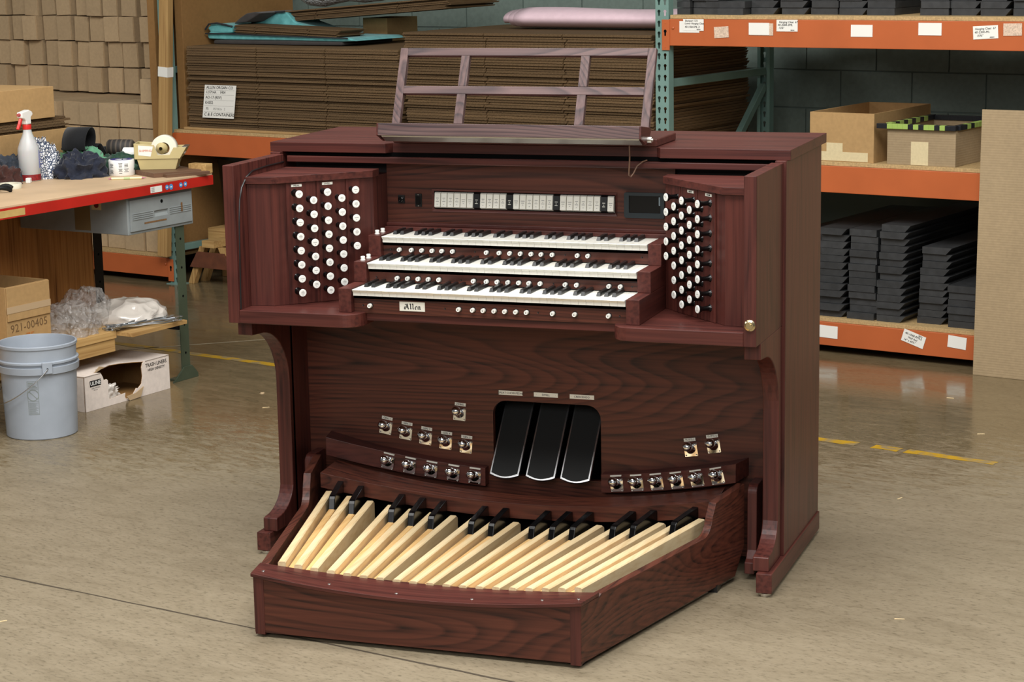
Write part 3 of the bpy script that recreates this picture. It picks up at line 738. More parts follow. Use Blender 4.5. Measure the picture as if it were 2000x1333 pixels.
# fall board above the key tails
def fall(x): return (0.262 - 0.155 * x * x, 0.186 + 0.175 * x * x)
vs = []; fs = []; n = 28
for k in range(n + 1):
    x = -0.640 + 1.280 * k / n; y, z = fall(x)
    vs += [(x, y, z - 0.048), (x, y, z), (x, 0.33, z + 0.010), (x, 0.33, z - 0.002), (x, y + 0.016, z - 0.012), (x, y + 0.016, z - 0.048)]
for k in range(n):
    for j in range(6):
        a = 6 * k + j; b = 6 * k + (j + 1) % 6; fs.append((a, b, b + 6, a + 6))
fs += [tuple(range(6)), tuple(6 * n + j for j in reversed(range(6)))]
pbuild(MB().add(vs, fs), 'fall_board', M['oakp_x'], ped, bevel=0.0008)
pbuild(MB().prism([(-0.47, -0.56), (0.47, -0.56), (0.65, 0.30), (-0.65, 0.30)], 'z', 0.03, 0.045), 'bottom_board', M['black_void'], ped)
pbuild(MB().box(-0.66, 0.66, 0.345, 0.36, 0.03, 0.17), 'rear_board', M['black_void'], ped)
YC_ = -2.37
def keydir(k):
    x = (k - 9) * 0.0491; return Vector((x, 1.87, 0)).normalized(), x
OCTP = [1, 1, 0, 1, 1, 1, 0]
def nat_zf(x): return 0.1535 + 0.160 * x * x
def bar(k, y0, y1, z0, z1, wid, hgt, name, mat, cham=0.003, ztop_add=0.0):
    """a key bar running radially between y0 and y1, top heights z0 (front) and z1 (rear)"""
    d, _ = keydir(k); nrm = Vector((d.y, -d.x, 0)); O = Vector((0, YC_, 0))
    def P(y): return O + d * ((y - YC_) / d.y)
    a, b = P(y0), P(y1); w = wid / 2
    sec = [(-w, -hgt), (-w, -cham), (-w + cham, 0), (w - cham, 0), (w, -cham), (w, -hgt)]
    q = MB(); vs = []
    for (c, z, l) in ((a, z0, 0), (b - d * 0.012, z1, 0), (b, z1 - 0.007, 0)):
        vs += [c + nrm * s_[0] + Vector((0, 0, z + s_[1])) for s_ in sec]
    m_ = len(sec); fs = [list(range(m_)), list(range(3 * m_ - 1, 2 * m_ - 1, -1))]
    for r in range(2):
        for j in range(m_):
            fs.append((r * m_ + (j + 1) % m_, r * m_ + j, (r + 1) * m_ + j, (r + 1) * m_ + (j + 1) % m_))
    q.add(vs, fs)
    return pbuild(q, name, mat, ped)
for k in range(19):
    x = (k - 9) * 0.0491
    xr = x * (2.37 + 0.22) / 1.87
    yf = -0.505 + 0.022 * (1 - (x / 0.442) ** 2) - 0.012
    yr = 0.246 - 0.15 * xr * xr
    zf = nat_zf(x); zr = 0.135 + 0.19 * xr * xr
    bar(k, yf, yr, zf + 0.006, zr, 0.0225, 0.060, 'natural_pedal', M['maple'])
for k in range(18):
    if not OCTP[k % 7]: continue
    kk = k + 0.5; x = (kk - 9) * 0.0491
    zf = nat_zf(x) - 0.012
    ys = 0.090 - 0.13 * x * x * 1.3
    xs = x * (ys + 2.37) / 1.87
    zs = 0.126 + 0.190 * xs * xs
    yf = -0.510 + 0.022 * (1 - (x / 0.442) ** 2)
    root = bar(kk, yf, ys + 0.02, zf, zs, 0.0205, 0.045, 'sharp_pedal', M['maple_d'])
    d, _ = keydir(kk); nrm = Vector((d.y, -d.x, 0)); O = Vector((0, YC_, 0))
    def P(y, z): 
        p = O + d * ((y - YC_) / d.y); return Vector((p.x, p.y, z))
    yr = ys + 0.150; w = 0.0098
    prof = [(ys, zs - 0.02), (ys, zs), (ys + 0.010, zs + 0.030), (ys + 0.016, zs + 0.0365), (ys + 0.026, zs + 0.0395), (yr, zs + 0.050), (yr + 0.01, zs + 0.047), (yr + 0.01, zs - 0.02)]
    q = MB(); m_ = len(prof); vs = [P(p[0], p[1]) - nrm * w for p in prof] + [P(p[0], p[1]) + nrm * w for p in prof]
    q.add(vs, [list(range(m_)), list(range(2 * m_ - 1, m_ - 1, -1))] + [((j + 1) % m_, j, j + m_, (j + 1) % m_ + m_) for j in range(m_)])
    q.v = [tuple(Vector(v) + PO) for v in q.v]
    q.build('sharp_cap', M['black_pedal'], root, bevel=0.0025, seg=3)
# ================================================================ background materials
def cardboard(name, c, var=0.10, flute=None, rough=0.75):
    """kraft board: fibre mottling, optional flute ridges along an axis"""
    m, nt, b = new_mat(name)
    v = coords(nt, (1, 1, 1))
    n = nd(nt, 'ShaderNodeTexNoise', i_Scale=60, i_Detail=6.0); nt.links.new(v, n.inputs['Vector'])
    n2 = nd(nt, 'ShaderNodeTexNoise', i_Scale=3, i_Detail=3.0); nt.links.new(v, n2.inputs['Vector'])
    lo = tuple(x * 0.86 for x in c[:3]) + (1,); hi = tuple(min(1, x * 1.1) for x in c[:3]) + (1,)
    c1 = ramp(nt, n.outputs[0], [(0.3, lo), (0.7, hi)]); c2 = ramp(nt, n2.outputs[0], [(0.3, lo), (0.7, hi)])
    mx = nd(nt, 'ShaderNodeMix', data_type='RGBA'); mx.inputs[0].default_value = 0.5; nt.links.new(c1, mx.inputs[6]); nt.links.new(c2, mx.inputs[7])
    oi = nt.nodes.new('ShaderNodeObjectInfo'); mr = nd(nt, 'ShaderNodeMapRange'); mr.inputs[3].default_value = 1 - var; mr.inputs[4].default_value = 1 + var
    nt.links.new(oi.outputs['Random'], mr.inputs[0])
    hs = nt.nodes.new('ShaderNodeHueSaturation'); nt.links.new(mx.outputs[2], hs.inputs['Color']); nt.links.new(mr.outputs[0], hs.inputs['Value'])
    nt.links.new(hs.outputs[0], b.inputs['Base Color']); b.inputs['Roughness'].default_value = rough; b.inputs['Specular IOR Level'].default_value = 0.2
    if flute:
        ax, per, st = flute
        w = nd(nt, 'ShaderNodeTexWave', wave_type='BANDS', bands_direction=ax, i_Scale=pi / per / 10 if False else 1.0 / per / 3.1416, i_Distortion=0.0)
        tc = nt.nodes.new('ShaderNodeTexCoord'); nt.links.new(tc.outputs['Object'], w.inputs['Vector'])
        bp = nd(nt, 'ShaderNodeBump', i_Strength=st, i_Distance=0.003); nt.links.new(w.outputs[1], bp.inputs['Height']); nt.links.new(bp.outputs[0], b.inputs['Normal'])
    return m
M['kraft'] = cardboard('kraft_board', srgb(182, 157, 123))
M['kraft_warm'] = cardboard('kraft_board_warm', srgb(176, 142, 96))
M['kraft_grey'] = cardboard('kraft_board_greyish', srgb(156, 136, 106), flute=('Z', 0.011, 0.12))
M['kraft_pile'] = cardboard('corrugated_edge', srgb(106, 84, 58), flute=('X', 0.008, 0.8), var=0.18)
M['kraft_dark'] = cardboard('kraft_board_inside', srgb(140, 104, 62))
M['white_board'] = cardboard('white_lined_board', srgb(226, 214, 204), var=0.02)
M['teal'] = plain('teal_enamel', srgb(112, 142, 134), 0.42, noise_amt=0.08, noise_scale=8)
M['orange'] = plain('orange_enamel', srgb(180, 93, 49), 0.40, noise_amt=0.07, noise_scale=6)
M['card'] = plain('white_card', srgb(232, 230, 222), 0.5)
M['old_label'] = plain('torn_label_residue', srgb(206, 182, 160), 0.7, noise_amt=0.25, noise_scale=160)
M['tape_clear'] = plain('packing_tape', srgb(186, 160, 126), 0.2)
M['paper_tape'] = plain('paper_tape', srgb(206, 190, 150), 0.5, noise_amt=0.06, noise_scale=80)
M['blackbar'] = plain('black_moulding', srgb(52, 53, 54), 0.42, noise_amt=0.2, noise_scale=30, var=0.15)
M['particle'] = plain('particle_board', srgb(176, 148, 102), 0.7, noise_amt=0.22, noise_scale=130, bump=0.2)
M['block'] = plain('painted_block', srgb(106, 120, 112), 0.55, noise_amt=0.10, noise_scale=40, bump=0.25, var=0.05)
M['mortar'] = plain('painted_mortar', srgb(92, 106, 99), 0.7)
M['steel'] = plain('galvanised_steel', (0.60, 0.63, 0.66, 1), 0.3, metal=1.0)

def place(o, s, t, z, dr=0.0):
    p = RK(s, t, z); o.location = p; o.rotation_euler = (0, 0, RTH + dr); return o
def carton_mb(w, d, h, th=0.005, open_top=False, bottom=True):
    """open or closed carton, origin at bottom front-left corner; x width, y depth"""
    q = MB()
    if not open_top:
        return q.box(0, w, 0, d, 0, h)
    q.box(0, w, 0, th, 0, h); q.box(0, w, d - th, d, 0, h); q.box(0, th, th, d - th, 0, h); q.box(w - th, w, th, d - th, 0, h); q.box(th, w - th, th, d - th, 0, th)
    return q

# ---------------------------------------------------------------- rear wall of painted blocks
TW = 1.40
wall = MB().box(-14, 9, 0, 0.15, 0, 4.2).build('wall_back', M['mortar']); struct(wall, 'grey green painted concrete block wall behind the racking', 'wall'); place(wall, 0, TW, 0)
bk = MB().box(0.004, 0.396, -0.006, 0.02, 0.004, 0.196).mesh('block'); bk.materials.append(M['block'])
for r in range(3, 11):
    for c in range(-14, 4):
        o = link('block', bk, wall); o.location = (c * 0.4 + (0.2 if r % 2 else 0) + 0.05, 0, r * 0.2)

# ---------------------------------------------------------------- pallet racking
rack = tag(empty('pallet_rack', RK(-1.6, 0, 0), RTH), 'teal and orange pallet racking with perforated uprights across the back', 'rack')
def R_(s): return s + 1.6
def keyhole(cx, cz):
    pts = []
    for k in range(13):
        t = radians(-52 + 284 * k / 12); pts.append((cx + 0.0078 * cos(t), cz + 0.0078 * sin(t)))
    for k in range(5):
        t = radians(180 + 180 * k / 4); pts.append((cx + 0.0042 * cos(t), cz - 0.0185 + 0.0042 * sin(t)))
    return pts
def post_face_cell():
    bm = bmesh.new(); es = []
    def loop(pts):
        vs = [bm.verts.new((p[0], 0, p[1])) for p in pts]
        for i in range(len(vs)): es.append(bm.edges.new((vs[i], vs[(i + 1) % len(vs)])))
    loop([(-0.036, -0.0254), (0.036, -0.0254), (0.036, 0.0254), (-0.036, 0.0254)])
    loop(keyhole(-0.0165, 0.007)); loop(keyhole(0.0165, 0.007))
    bmesh.ops.triangle_fill(bm, use_beauty=True, use_dissolve=False, edges=es)
    bm.verts.index_update()
    v = [x.co[:] for x in bm.verts]; f = [[q.index for q in x.verts] for x in bm.faces]; bm.free(); return v, f
CV, CF = post_face_cell()
def post(s, t, z1=2.3, face=-1):
    q = MB()
    for k in range(int(z1 / 0.0508)):
        zc = 0.0254 + 0.0508 * k
        q.add([(v[0], 0, v[2] + zc) for v in CV], CF)
    zt = int(z1 / 0.0508) * 0.0508
    dp = 0.045 * (1 if face < 0 else -1)
    y0, y1 = sorted((0.0, dp)); yb0, yb1 = sorted((dp, dp * 0.93))
    q.box(-0.036, -0.034, y0 + 0.0002, y1, 0, zt); q.box(0.034, 0.036, y0 + 0.0002, y1, 0, zt)
    q.box(-0.034, -0.018, yb0, yb1, 0, zt); q.box(0.018, 0.034, yb0, yb1, 0, zt)
    o = q.build('upright_post', M['teal'], rack); o.location = (R_(s), t, 0)
    b = MB().box(-0.05, 0.05, y0 - 0.02, y1 + 0.02, 0, 0.004).build('foot_plate', M['teal'], o)
    return o
for s in (-4.835, -1.603, 1.62):
    post(s, 0.0); post(s, 1.06, face=1)
    for (z0, z1) in ((0.205, 0.205), (1.215, 1.215), (1.02, 0.50), (0.50, 0.22)):
        if s < -4 and z0 != z1: continue
        a = Vector((R_(s), 0.045, z0 if z0 == z1 else z1)); b = Vector((R_(s), 1.015, z0))
        if z0 != z1: a, b = Vector((R_(s), 0.045 if z0 < 1 else 0.30, z1)), Vector((R_(s), 1.015, z0 + 0.12))
        d = (b - a).normalized(); u = d.cross(Vector((1, 0, 0))).normalized()
        q = MB(); h = 0.019
        q.add([p + Vector((sx * 0.016, 0, 0)) + u * su * h for p in (a, b) for sx in (-1, 1) for su in (-1, 1)],
              [(0, 1, 3, 2), (4, 6, 7, 5), (0, 4, 5, 1), (2, 3, 7, 6), (0, 2, 6, 4), (1, 5, 7, 3)])
        q.build('brace', M['teal'], rack, bevel=0.003)
def beam(s0, s1, z0, z1, t=-0.004, rear=False):
    a, b = R_(s0), R_(s1)
    prof = [(0, z0), (0, z1), (0.028, z1), (0.028, z1 - 0.02), (0.045, z1 - 0.02), (0.045, z0)]
    if rear: prof = [(-p[0], p[1]) for p in prof]
    q = MB().prism(prof, 'x', a, b); q.v = [(v[0], v[1] + t, v[2]) for v in q.v]
    o = q.build('orange_beam', M['orange'], rack, bevel=0.002)
    if not rear:
        for (e, sg) in ((a, 1), (b, -1)):
            zc = (z0 + z1) / 2
            c = MB().box(min(e - sg * 0.038, e + sg * 0.004), max(e - sg * 0.038, e + sg * 0.004), t - 0.004, t - 0.0002, z0 - 0.022, z1 - 0.003)
            cp = c.build('connector', M['orange'], o, bevel=0.001)
            MB().revolve([(0.006, 0), (0.006, 0.004), (0.003, 0.006), (0, 0.006)], (e + sg * 0.022, t, zc + 0.02), (0, -1, 0), n=12).build('lock_pin', M['orange'], o, smooth=40)
            kq = MB(); kp = keyhole(e - sg * 0.019, zc + 0.005); kq.prism(kp, 'y', t - 0.0045, t - 0.004); kq.build('slot', M['black_void'], o)
            MB().revolve([(0.0035, 0), (0.003, 0.001), (0, 0.001)], (e - sg * 0.019, t - 0.004, z1 - 0.02), (0, -1, 0), n=10).revolve([(0.0035, 0), (0.003, 0.001), (0, 0.001)], (e - sg * 0.019, t - 0.004, z0 - 0.008), (0, -1, 0), n=10).build('rivet', M['orange'], o)
    return o
BAYS = {'left': (-8.0, -4.876), 'mid': (-4.795, -1.643), 'right': (-1.562, 1.58)}
beams = {}
for nm, lv in (('left', ((0.037, 0.146),)), ('mid', ((0.746, 0.867),)), ('right', ((0.037, 0.146), (0.746, 0.867), (1.397, 1.5215)))):
    for (z0, z1) in lv:
        beams[(nm, z0)] = beam(*BAYS[nm], z0, z1); beam(*BAYS[nm], z0, z1, t=1.064, rear=True)
# decks
def deck(nm, z, label):
    s0, s1 = BAYS[nm]
    o = MB().box(s0, s1, 0.006, 1.054, 0, 0.0175).build('shelf_board', M['particle'], bevel=0.001)
    q = o; place(o, 0, 0, z + 0.0006); tag(o, label, 'shelf board'); return o
deck('left', 0.146, 'particle board deck on the low orange beam under the small cartons')
deck('mid', 0.867, 'particle board deck beneath the piles of flattened cartons')
deck('right', 0.146, 'particle board deck of the lowest right shelf under black mouldings')
deck('right', 0.867, 'particle board deck of the middle right shelf under two open boxes')
deck('right', 1.5215, 'particle board deck of the top right shelf under black mouldings')
# cards on the beams
def beam_card(bm_, s0, s1, z0, z1, lines=(), mat='card', rot=0.0, t=-0.005):
    w, h = s1 - s0, z1 - z0
    c = ((s0 + s1) / 2, (z0 + z1) / 2)
    Fm = Matrix.Translation((R_(c[0]), t, c[1])) @ Matrix.Rotation(rot, 4, 'Y')
    o = MB().box(-w / 2, w / 2, -0.0012, 0.0, -h / 2, h / 2).xf(Fm).build('label_card', M[mat], bm_)
    for (txt, x, z, sz) in lines:
        text_mb(txt, sz, align='LEFT', shear=0.15).xf(Fm @ frame((-w / 2 + x * w, -0.0016, -h / 2 + z * h), (1, 0, 0), (0, 0, 1))).build('lettering', M['ink'], bm_)
    return o
bt = beams[('right', 1.397)]; bl_ = beams[('right', 0.037)]
beam_card(bt, -1.505, -1.398, 1.459, 1.512); beam_card(bt, -1.484, -1.374, 1.468, 1.5215, (('Bumper 12½', .10, .85, .013), ('Lower Hanging Cleat', .08, .62, .012), ('40-1064-ML 2', .08, .32, .014), ('08304', .66, .10, .008)), t=-0.0066)
beam_card(bt, -1.319, -1.243, 1.437, 1.488, mat='old_label', rot=-0.06); beam_card(bt, -1.130, -1.012, 1.450, 1.505, mat='old_label'); beam_card(bt, -1.137, -1.032, 1.452, 1.507, t=-0.0064)
beam_card(bt, -0.995, -0.888, 1.469, 1.5215, (('Hanging Cleat  67', .12, .80, .013), ('40-2000-2ML', .06, .55, .014), ('12⅞"', .10, .30, .013), ('08304', .66, .10, .008)))
beam_card(bt, -0.624, -0.519, 1.449, 1.502); beam_card(bt, -0.301, -0.193, 1.459, 1.513)
beam_card(bt, -0.048, 0.065, 1.447, 1.503, (('Hanging Cleat  67', .08, .78, .013), ('40-2300-ML', .06, .52, .014), ('15⅜"', .14, .26, .013), ('08304', .66, .10, .008)), rot=-0.06)
beam_card(bt, 0.088, 0.171, 1.462, 1.514, mat='old_label', rot=-0.02)
beam_card(bl_, -0.766, -0.672, 0.073, 0.130, rot=0.02); beam_card(bl_, -0.352, -0.242, 0.080, 0.136, (('40-1068-RML2', .08, .72, .014), ('Wall Rail', .24, .46, .013), ('16" x 60¾"', .10, .20, .013), ('08304', .66, .90, .008)), rot=0.30); beam_card(bl_, -0.133, -0.046, 0.084, 0.138, rot=0.08)

# ---------------------------------------------------------------- left bay: cartons of small parts
def small_box(w, d, h):
    q = MB()
    # carton with a slightly open end flap: end panel inset in a rim
    q.box(0, w, 0.004, d, 0, h)
    q.box(0.001, w - 0.003, 0.0, 0.004, 0.002, h - 0.004)
    return q.mesh('small_carton')
SB = small_box(0.150, 0.92, 0.136); SB.materials.append(M['kraft'])
cnt = {}
for r in range(6):
    for c in range(12, -1, -1):
        s = -7.05 + 0.163 * c; z = 0.1646 + 0.1425 * r
        if s + 0.15 > -4.93: continue
        o = link('small_carton', SB); place(o, s + random.uniform(-.004, .004), 0.05 + random.uniform(-.02, .03), z, 0)
        o.rotation_euler.y = random.uniform(-0.014, 0.014) if r else 0
        cnt[r] = cnt.get(r, 0) + 1; tag(o, 'kraft carton %s from the divider, %s row up in the lower carton block' % (ordinal(cnt[r]), ordinal(r + 1)), 'carton', 'cartons in the lower block')
zt = 0.1646 + 0.1425 * 6
o = link('small_carton', SB); place(o, -5.095, 0.06, zt + 0.001); tag(o, 'single kraft carton sitting on top of the lower block beside the divider', 'carton')
SB2 = small_box(0.121, 0.40, 0.150); SB2.materials.append(M['kraft'])
cnt = {}
for r in range(5):
    for c in range(10, -1, -1):
        s = -7.04 + 0.146 * c; z = zt + 0.004 + 0.1545 * r
        off = 0.0 if c < 7 else -0.02
        if s + 0.1 > -5.42: continue
        o = link('small_carton', SB2); place(o, s + random.uniform(-.008, .008), 0.60 + random.uniform(-.02, .03) + (-0.03 if c >= 7 else 0), z, random.uniform(-.02, .02))
        o.rotation_euler.y = random.uniform(-0.035, 0.035) if r else 0.0
        cnt[r] = cnt.get(r, 0) + 1; tag(o, 'kraft carton %s from right, %s row up in the set-back upper wall' % (ordinal(cnt[r]), ordinal(r + 1)), 'carton', 'cartons in the upper wall')
# dividers between left and middle bay
def panel(name, s0, s1, t0, t1, z0, z1, mat, label, cat):
    o = MB().box(0, s1 - s0, 0, t1 - t0, 0, z1 - z0).build(name, mat, bevel=0.002); place(o, s0, t0, z0); return tag(o, label, cat)
panel('cardboard_sheet', -4.940, -4.888, -0.012, 0.95, 0.166, 2.1, M['kraft_dark'], 'tall brown cardboard sheets standing on edge beside the small cartons', 'cardboard')
ws = MB().box(-0.034, 0.034, -0.022, 0.022, 0, 1.95).build('wood_stud', M['lumber_z'], bevel=0.002); place(ws, -4.866, -0.045, 0.166); ws.rotation_euler = (0, 0.075, RTH); tag(ws, 'pale wooden stud leaning in front of the left upright', 'lumber')
MB().box(-0.036, 0.036, -0.024, 0.024, 1.02, 1.075).build('tape_band', M['card'], ws)
panel('divider_board', -4.790, -4.735, 0.05, 1.0, 0.886, 2.1, M['kraft_dark'], 'brown divider board at left end of the middle bay', 'board')
# ---------------------------------------------------------------- middle bay: piles of flattened cartons
def flat_sheet(w, d, th, seams):
    pts = [(0, 0)]
    for x in seams: pts += [(x - 0.004, 0), (x - 0.002, 0.02), (x + 0.002, 0.02), (x + 0.004, 0)]
    pts += [(w, 0), (w, d), (0, d)]
    q = MB().prism(pts, 'z', 0, th * 0.46)
    q2 = MB().prism([(p[0] + 0.002, p[1] + 0.004) for p in pts], 'z', th * 0.46, th * 0.86)
    q.add(q2.v, q2.f)
    return q
def sheet_pile(s0, w, z0, z1, n, d, seams, label, group, t0):
    th = (z1 - z0) / n
    mes = []
    for k in range(3):
        me = flat_sheet(w, d, th, [x + random.uniform(-.01, .01) for x in seams]).mesh('flat_carton'); me.materials.append(M['kraft_pile']); mes.append(me)
    for k in range(n):
        o = link('flat_carton', mes[k % 3]); place(o, s0 + random.uniform(-.010, .010), t0 + random.uniform(-.010, .010), z0 + th * k, random.uniform(-.004, .004))
        tag(o, label % ordinal(k + 1), 'flat carton', group)
DK = 0.867 + 0.0006 + 0.0178
tray = MB().box(0, 1.545, 0, 0.95, 0, 0.014).build('cardboard_tray', M['kraft_warm'], bevel=0.003); place(tray, -4.732, 0.02, DK); tag(tray, 'thick pale cardboard base sheet under the left carton pile', 'cardboard')
sheet_pile(-4.70, 1.49, DK + 0.0145, 1.352, 34, 0.93, (0.52, 1.0), 'flattened brown carton, %s from bottom of the left pile with shipping label', 'left pile of flattened cartons', 0.035)
sheet_pile(-3.17, 1.49, DK + 0.0005, 1.443, 42, 0.95, (0.51, 0.99), 'flattened brown carton, %s from bottom of the right pile behind music desk', 'right pile of flattened cartons', 0.04)
# shipping label hanging on the left pile
lab = MB().box(0, 0.232, -0.002, 0.0, 0, 0.182).build('shipping_label', M['card']); place(lab, -4.580, 0.016, 0.958); lab.rotation_euler = (0, 0, RTH)
for (a, b_) in ((0.0, 0),):
    sh = Matrix(((1, 0, 0.16, 0), (0, 1, 0, 0), (0, 0, 1, 0), (0, 0, 0, 1)))
    lab.data.transform(sh)
tag(lab, 'white printed shipping label on the left pile of flattened cartons', 'label')
def lab_text(t_, x, z, sz, mat='ink', shear=0.0):
    m_ = text_mb(t_, sz, align='LEFT', shear=shear + 0.1); m_.xf(frame((x + 0.16 * z, -0.0024, z), (1, 0, 0), (0, 0, 1))).build('lettering', M[mat], lab)
lab_text('ALLEN ORGAN CO', 0.012, 0.168, 0.023); lab_text('127714A', 0.012, 0.142, 0.021); lab_text('1404', 0.115, 0.142, 0.021); lab_text('AO-17 (REV)', 0.012, 0.113, 0.022)
lab_text('K4552', 0.012, 0.084, 0.022); lab_text('75', 0.020, 0.050, 0.020); lab_text('05/18/26', 0.075, 0.050, 0.018, 'ink_soft'); lab_text('2', 0.155, 0.050, 0.019, 'ink_soft'); lab_text('C & E CONTAINERS', 0.010, 0.019, 0.0255, shear=0.15)
for z in (0.154, 0.128, 0.098, 0.067, 0.034): MB().box(0.008 + 0.16 * z, 0.222 + 0.16 * z, -0.0026, -0.0021, z, z + 0.0009).build('rule', M['ink_soft'], lab)

# moving blanket on the left pile
def cloth_mat(name, c1, c2=None, scale=40, rough=0.85, quilt=0):
    m, nt, b = new_mat(name); v = coords(nt)
    n = nd(nt, 'ShaderNodeTexNoise', i_Scale=scale, i_Detail=5.0); nt.links.new(v, n.inputs['Vector'])
    c = ramp(nt, n.outputs[0], [(0.3, tuple(x * 0.8 for x in c1[:3]) + (1,)), (0.7, c2 or c1)])
    nt.links.new(c, b.inputs['Base Color']); b.inputs['Roughness'].default_value = rough; b.inputs['Specular IOR Level'].default_value = 0.15
    b.inputs['Sheen Weight'].default_value = 0.15
    bp = nd(nt, 'ShaderNodeBump', i_Strength=0.12, i_Distance=0.004); nt.links.new(n.outputs[0], bp.inputs['Height']); nt.links.new(bp.outputs[0], b.inputs['Normal'])
    return m
M['blanket'] = cloth_mat('turquoise_quilt', srgb(92, 168, 170), srgb(110, 184, 184), 25)
M['blanket_b'] = cloth_mat('charcoal_quilt', srgb(66, 62, 60), None, 25)
M['binding'] = plain('dark_binding', srgb(34, 38, 42), 0.8)
ZP = 1.352 - 0.002
blk = empty('moving_blanket', RK(-4.69, 0.33, ZP), RTH); tag(blk, 'folded turquoise quilted moving blanket on the left carton pile', 'blanket')
def ribbon(prof, width, name, mat, wob=0.012, n=26, edge=True):
    """cloth of a cross profile (y,z) swept along x with waviness, 12 mm thick"""
    vs = []; fs = []; m_ = len(prof)
    for i in range(n + 1):
        x = width * i / n
        for (y, z) in prof:
            vs.append((x + 0.01 * sin(z * 30 + i), y + wob * sin(i * 0.9 + z * 20), z + wob * 0.6 * noise.noise(Vector((x * 9, y * 9, z * 9)))))
    for i in range(n):
        for j in range(m_ - 1):
            a = i * m_ + j; fs.append((a, a + 1, a + m_ + 1, a + m_))
    o = MB().add(vs, fs).build(name, mat, blk, smooth=60)
    sd_ = o.modifiers.new('thick', 'SOLIDIFY'); sd_.thickness = 0.012; sd_.offset = 0
    return o
bz0 = 0.016
def layer(pts, name, mat, th=0.016):
    """quilted fold: outline in (x,z) seen from the front, extruded in depth with rounded edges"""
    o = MB().prism(pts, 'y', -0.10, 0.35).build(name, mat, blk, bevel=0.010, seg=3); return o
layer([(0.015, 0.003), (0.60, 0.003), (0.95, 0.006), (0.95, 0.024), (0.50, 0.026), (0.20, 0.025), (0.02, 0.024)], 'grey_lining', M['blanket_b'])
layer([(-0.02, 0.030), (0.10, 0.027), (0.5, 0.028), (0.95, 0.026), (1.05, 0.030), (1.0, 0.045), (0.5, 0.052), (0.12, 0.060), (0.0, 0.075), (-0.03, 0.055)], 'lower_fold', M['blanket'])
MB().tube([(-0.03, -0.112, 0.060), (0.10, -0.112, 0.061), (0.30, -0.112, 0.056), (0.60, -0.112, 0.051), (1.0, -0.112, 0.045)], 0.004, n=6).build('binding', M['binding'], blk)
MB().prism([(0.0, 0.064), (0.10, 0.061), (0.16, 0.066), (0.16, 0.100), (0.10, 0.112), (0.05, 0.116), (0.0, 0.110), (-0.025, 0.090)], 'y', -0.10, 0.35).build('front_roll', M['blanket'], blk, bevel=0.010, seg=3)
MB().prism([(0.08, 0.064), (0.3, 0.058), (0.7, 0.053), (0.72, 0.064), (0.55, 0.085), (0.43, 0.118), (0.37, 0.172), (0.30, 0.170), (0.20, 0.125), (0.12, 0.110)], 'y', 0.125, 0.35).build('upper_fold', M['blanket'], blk, bevel=0.010, seg=3)
o = MB().prism([(0.10, 0.112), (0.20, 0.122), (0.31, 0.172), (0.26, 0.178), (0.20, 0.170), (0.15, 0.145)], 'y', -0.02, 0.30).build('folded_back', M['blanket_b'], blk, bevel=0.008)
MB().tube([(-0.03, -0.112, 0.082), (0.0, -0.112, 0.113), (0.06, -0.112, 0.119), (0.12, -0.112, 0.111), (0.165, -0.10, 0.100)], 0.005, n=6).tube([(0.12, 0.113, 0.113), (0.20, 0.113, 0.128), (0.30, 0.113, 0.172), (0.37, 0.113, 0.176)], 0.005, n=6).build('binding', M['binding'], blk)
# bundles of flattened cartons on top, a small box, bubble wrap, pink foam
def bundle(s, t, z, w, d, h, n, label, tilt, dr=0.0):
    r = empty('carton_bundle', RK(s, t, z), RTH + dr); r.rotation_euler.y = tilt; tag(r, label, 'carton bundle')
    th = h / n
    for k in range(n):
        o = flat_sheet(w + random.uniform(-.03, .01), d, th, (w * 0.2, w * 0.7)).build('flat_sheet', M['kraft_pile'], r); o.location = (random.uniform(-.006, .012), random.uniform(-.01, .01), k * th)
    return r
bundle(-4.52, 0.235, ZP + 0.064, 0.76, 0.21, 0.046, 7, 'short bundle of flattened cartons lying on the turquoise blanket', 0.03)
bx = carton_mb(0.172, 0.28, 0.130).build('small_box', M['kraft_warm'], bevel=0.002); place(bx, -3.968, 0.70, ZP + 0.003, -0.0); tag(bx, 'plain closed kraft box standing on the left carton pile under the slanting bundle', 'box')
bundle(-4.36, 0.48, 1.467, 1.16, 0.45, 0.060, 7, 'long slanting bundle of flattened cartons propped on a small box', -0.069)
def bubble_mat():
    m, nt, b = new_mat('bubble_film')
    v = coords(nt, (55, 55, 55)); vo = nd(nt, 'ShaderNodeTexVoronoi', i_Scale=1.0); nt.links.new(v, vo.inputs['Vector'])
    bp = nd(nt, 'ShaderNodeBump', i_Strength=1.0, i_Distance=0.01, invert=True); nt.links.new(vo.outputs['Distance'], bp.inputs['Height']); nt.links.new(bp.outputs[0], b.inputs['Normal'])
    b.inputs['Base Color'].default_value = srgb(176, 178, 178); b.inputs['Roughness'].default_value = 0.15; b.inputs['Transmission Weight'].default_value = 0.35
    return m
M['bubble'] = bubble_mat()
q = MB(); q.tube([(0.0 + 0.1 * i, 0.010 * sin(i * 1.3), 0.004 * sin(i * 2.1)) for i in range(13)], [0.015] + [0.075 + 0.006 * sin(i * 1.7) for i in range(11)] + [0.02], n=20)
o = q.build('bubble_wrap', M['bubble'], smooth=80); place(o, -4.42, 0.66, 1.615); o.rotation_euler.y = -0.069; tag(o, 'clear bubble wrap roll resting on the slanting carton bundle', 'bubble wrap')
M['pink'] = plain('pink_foam', srgb(224, 196, 204), 0.5, noise_amt=0.04, noise_scale=30)
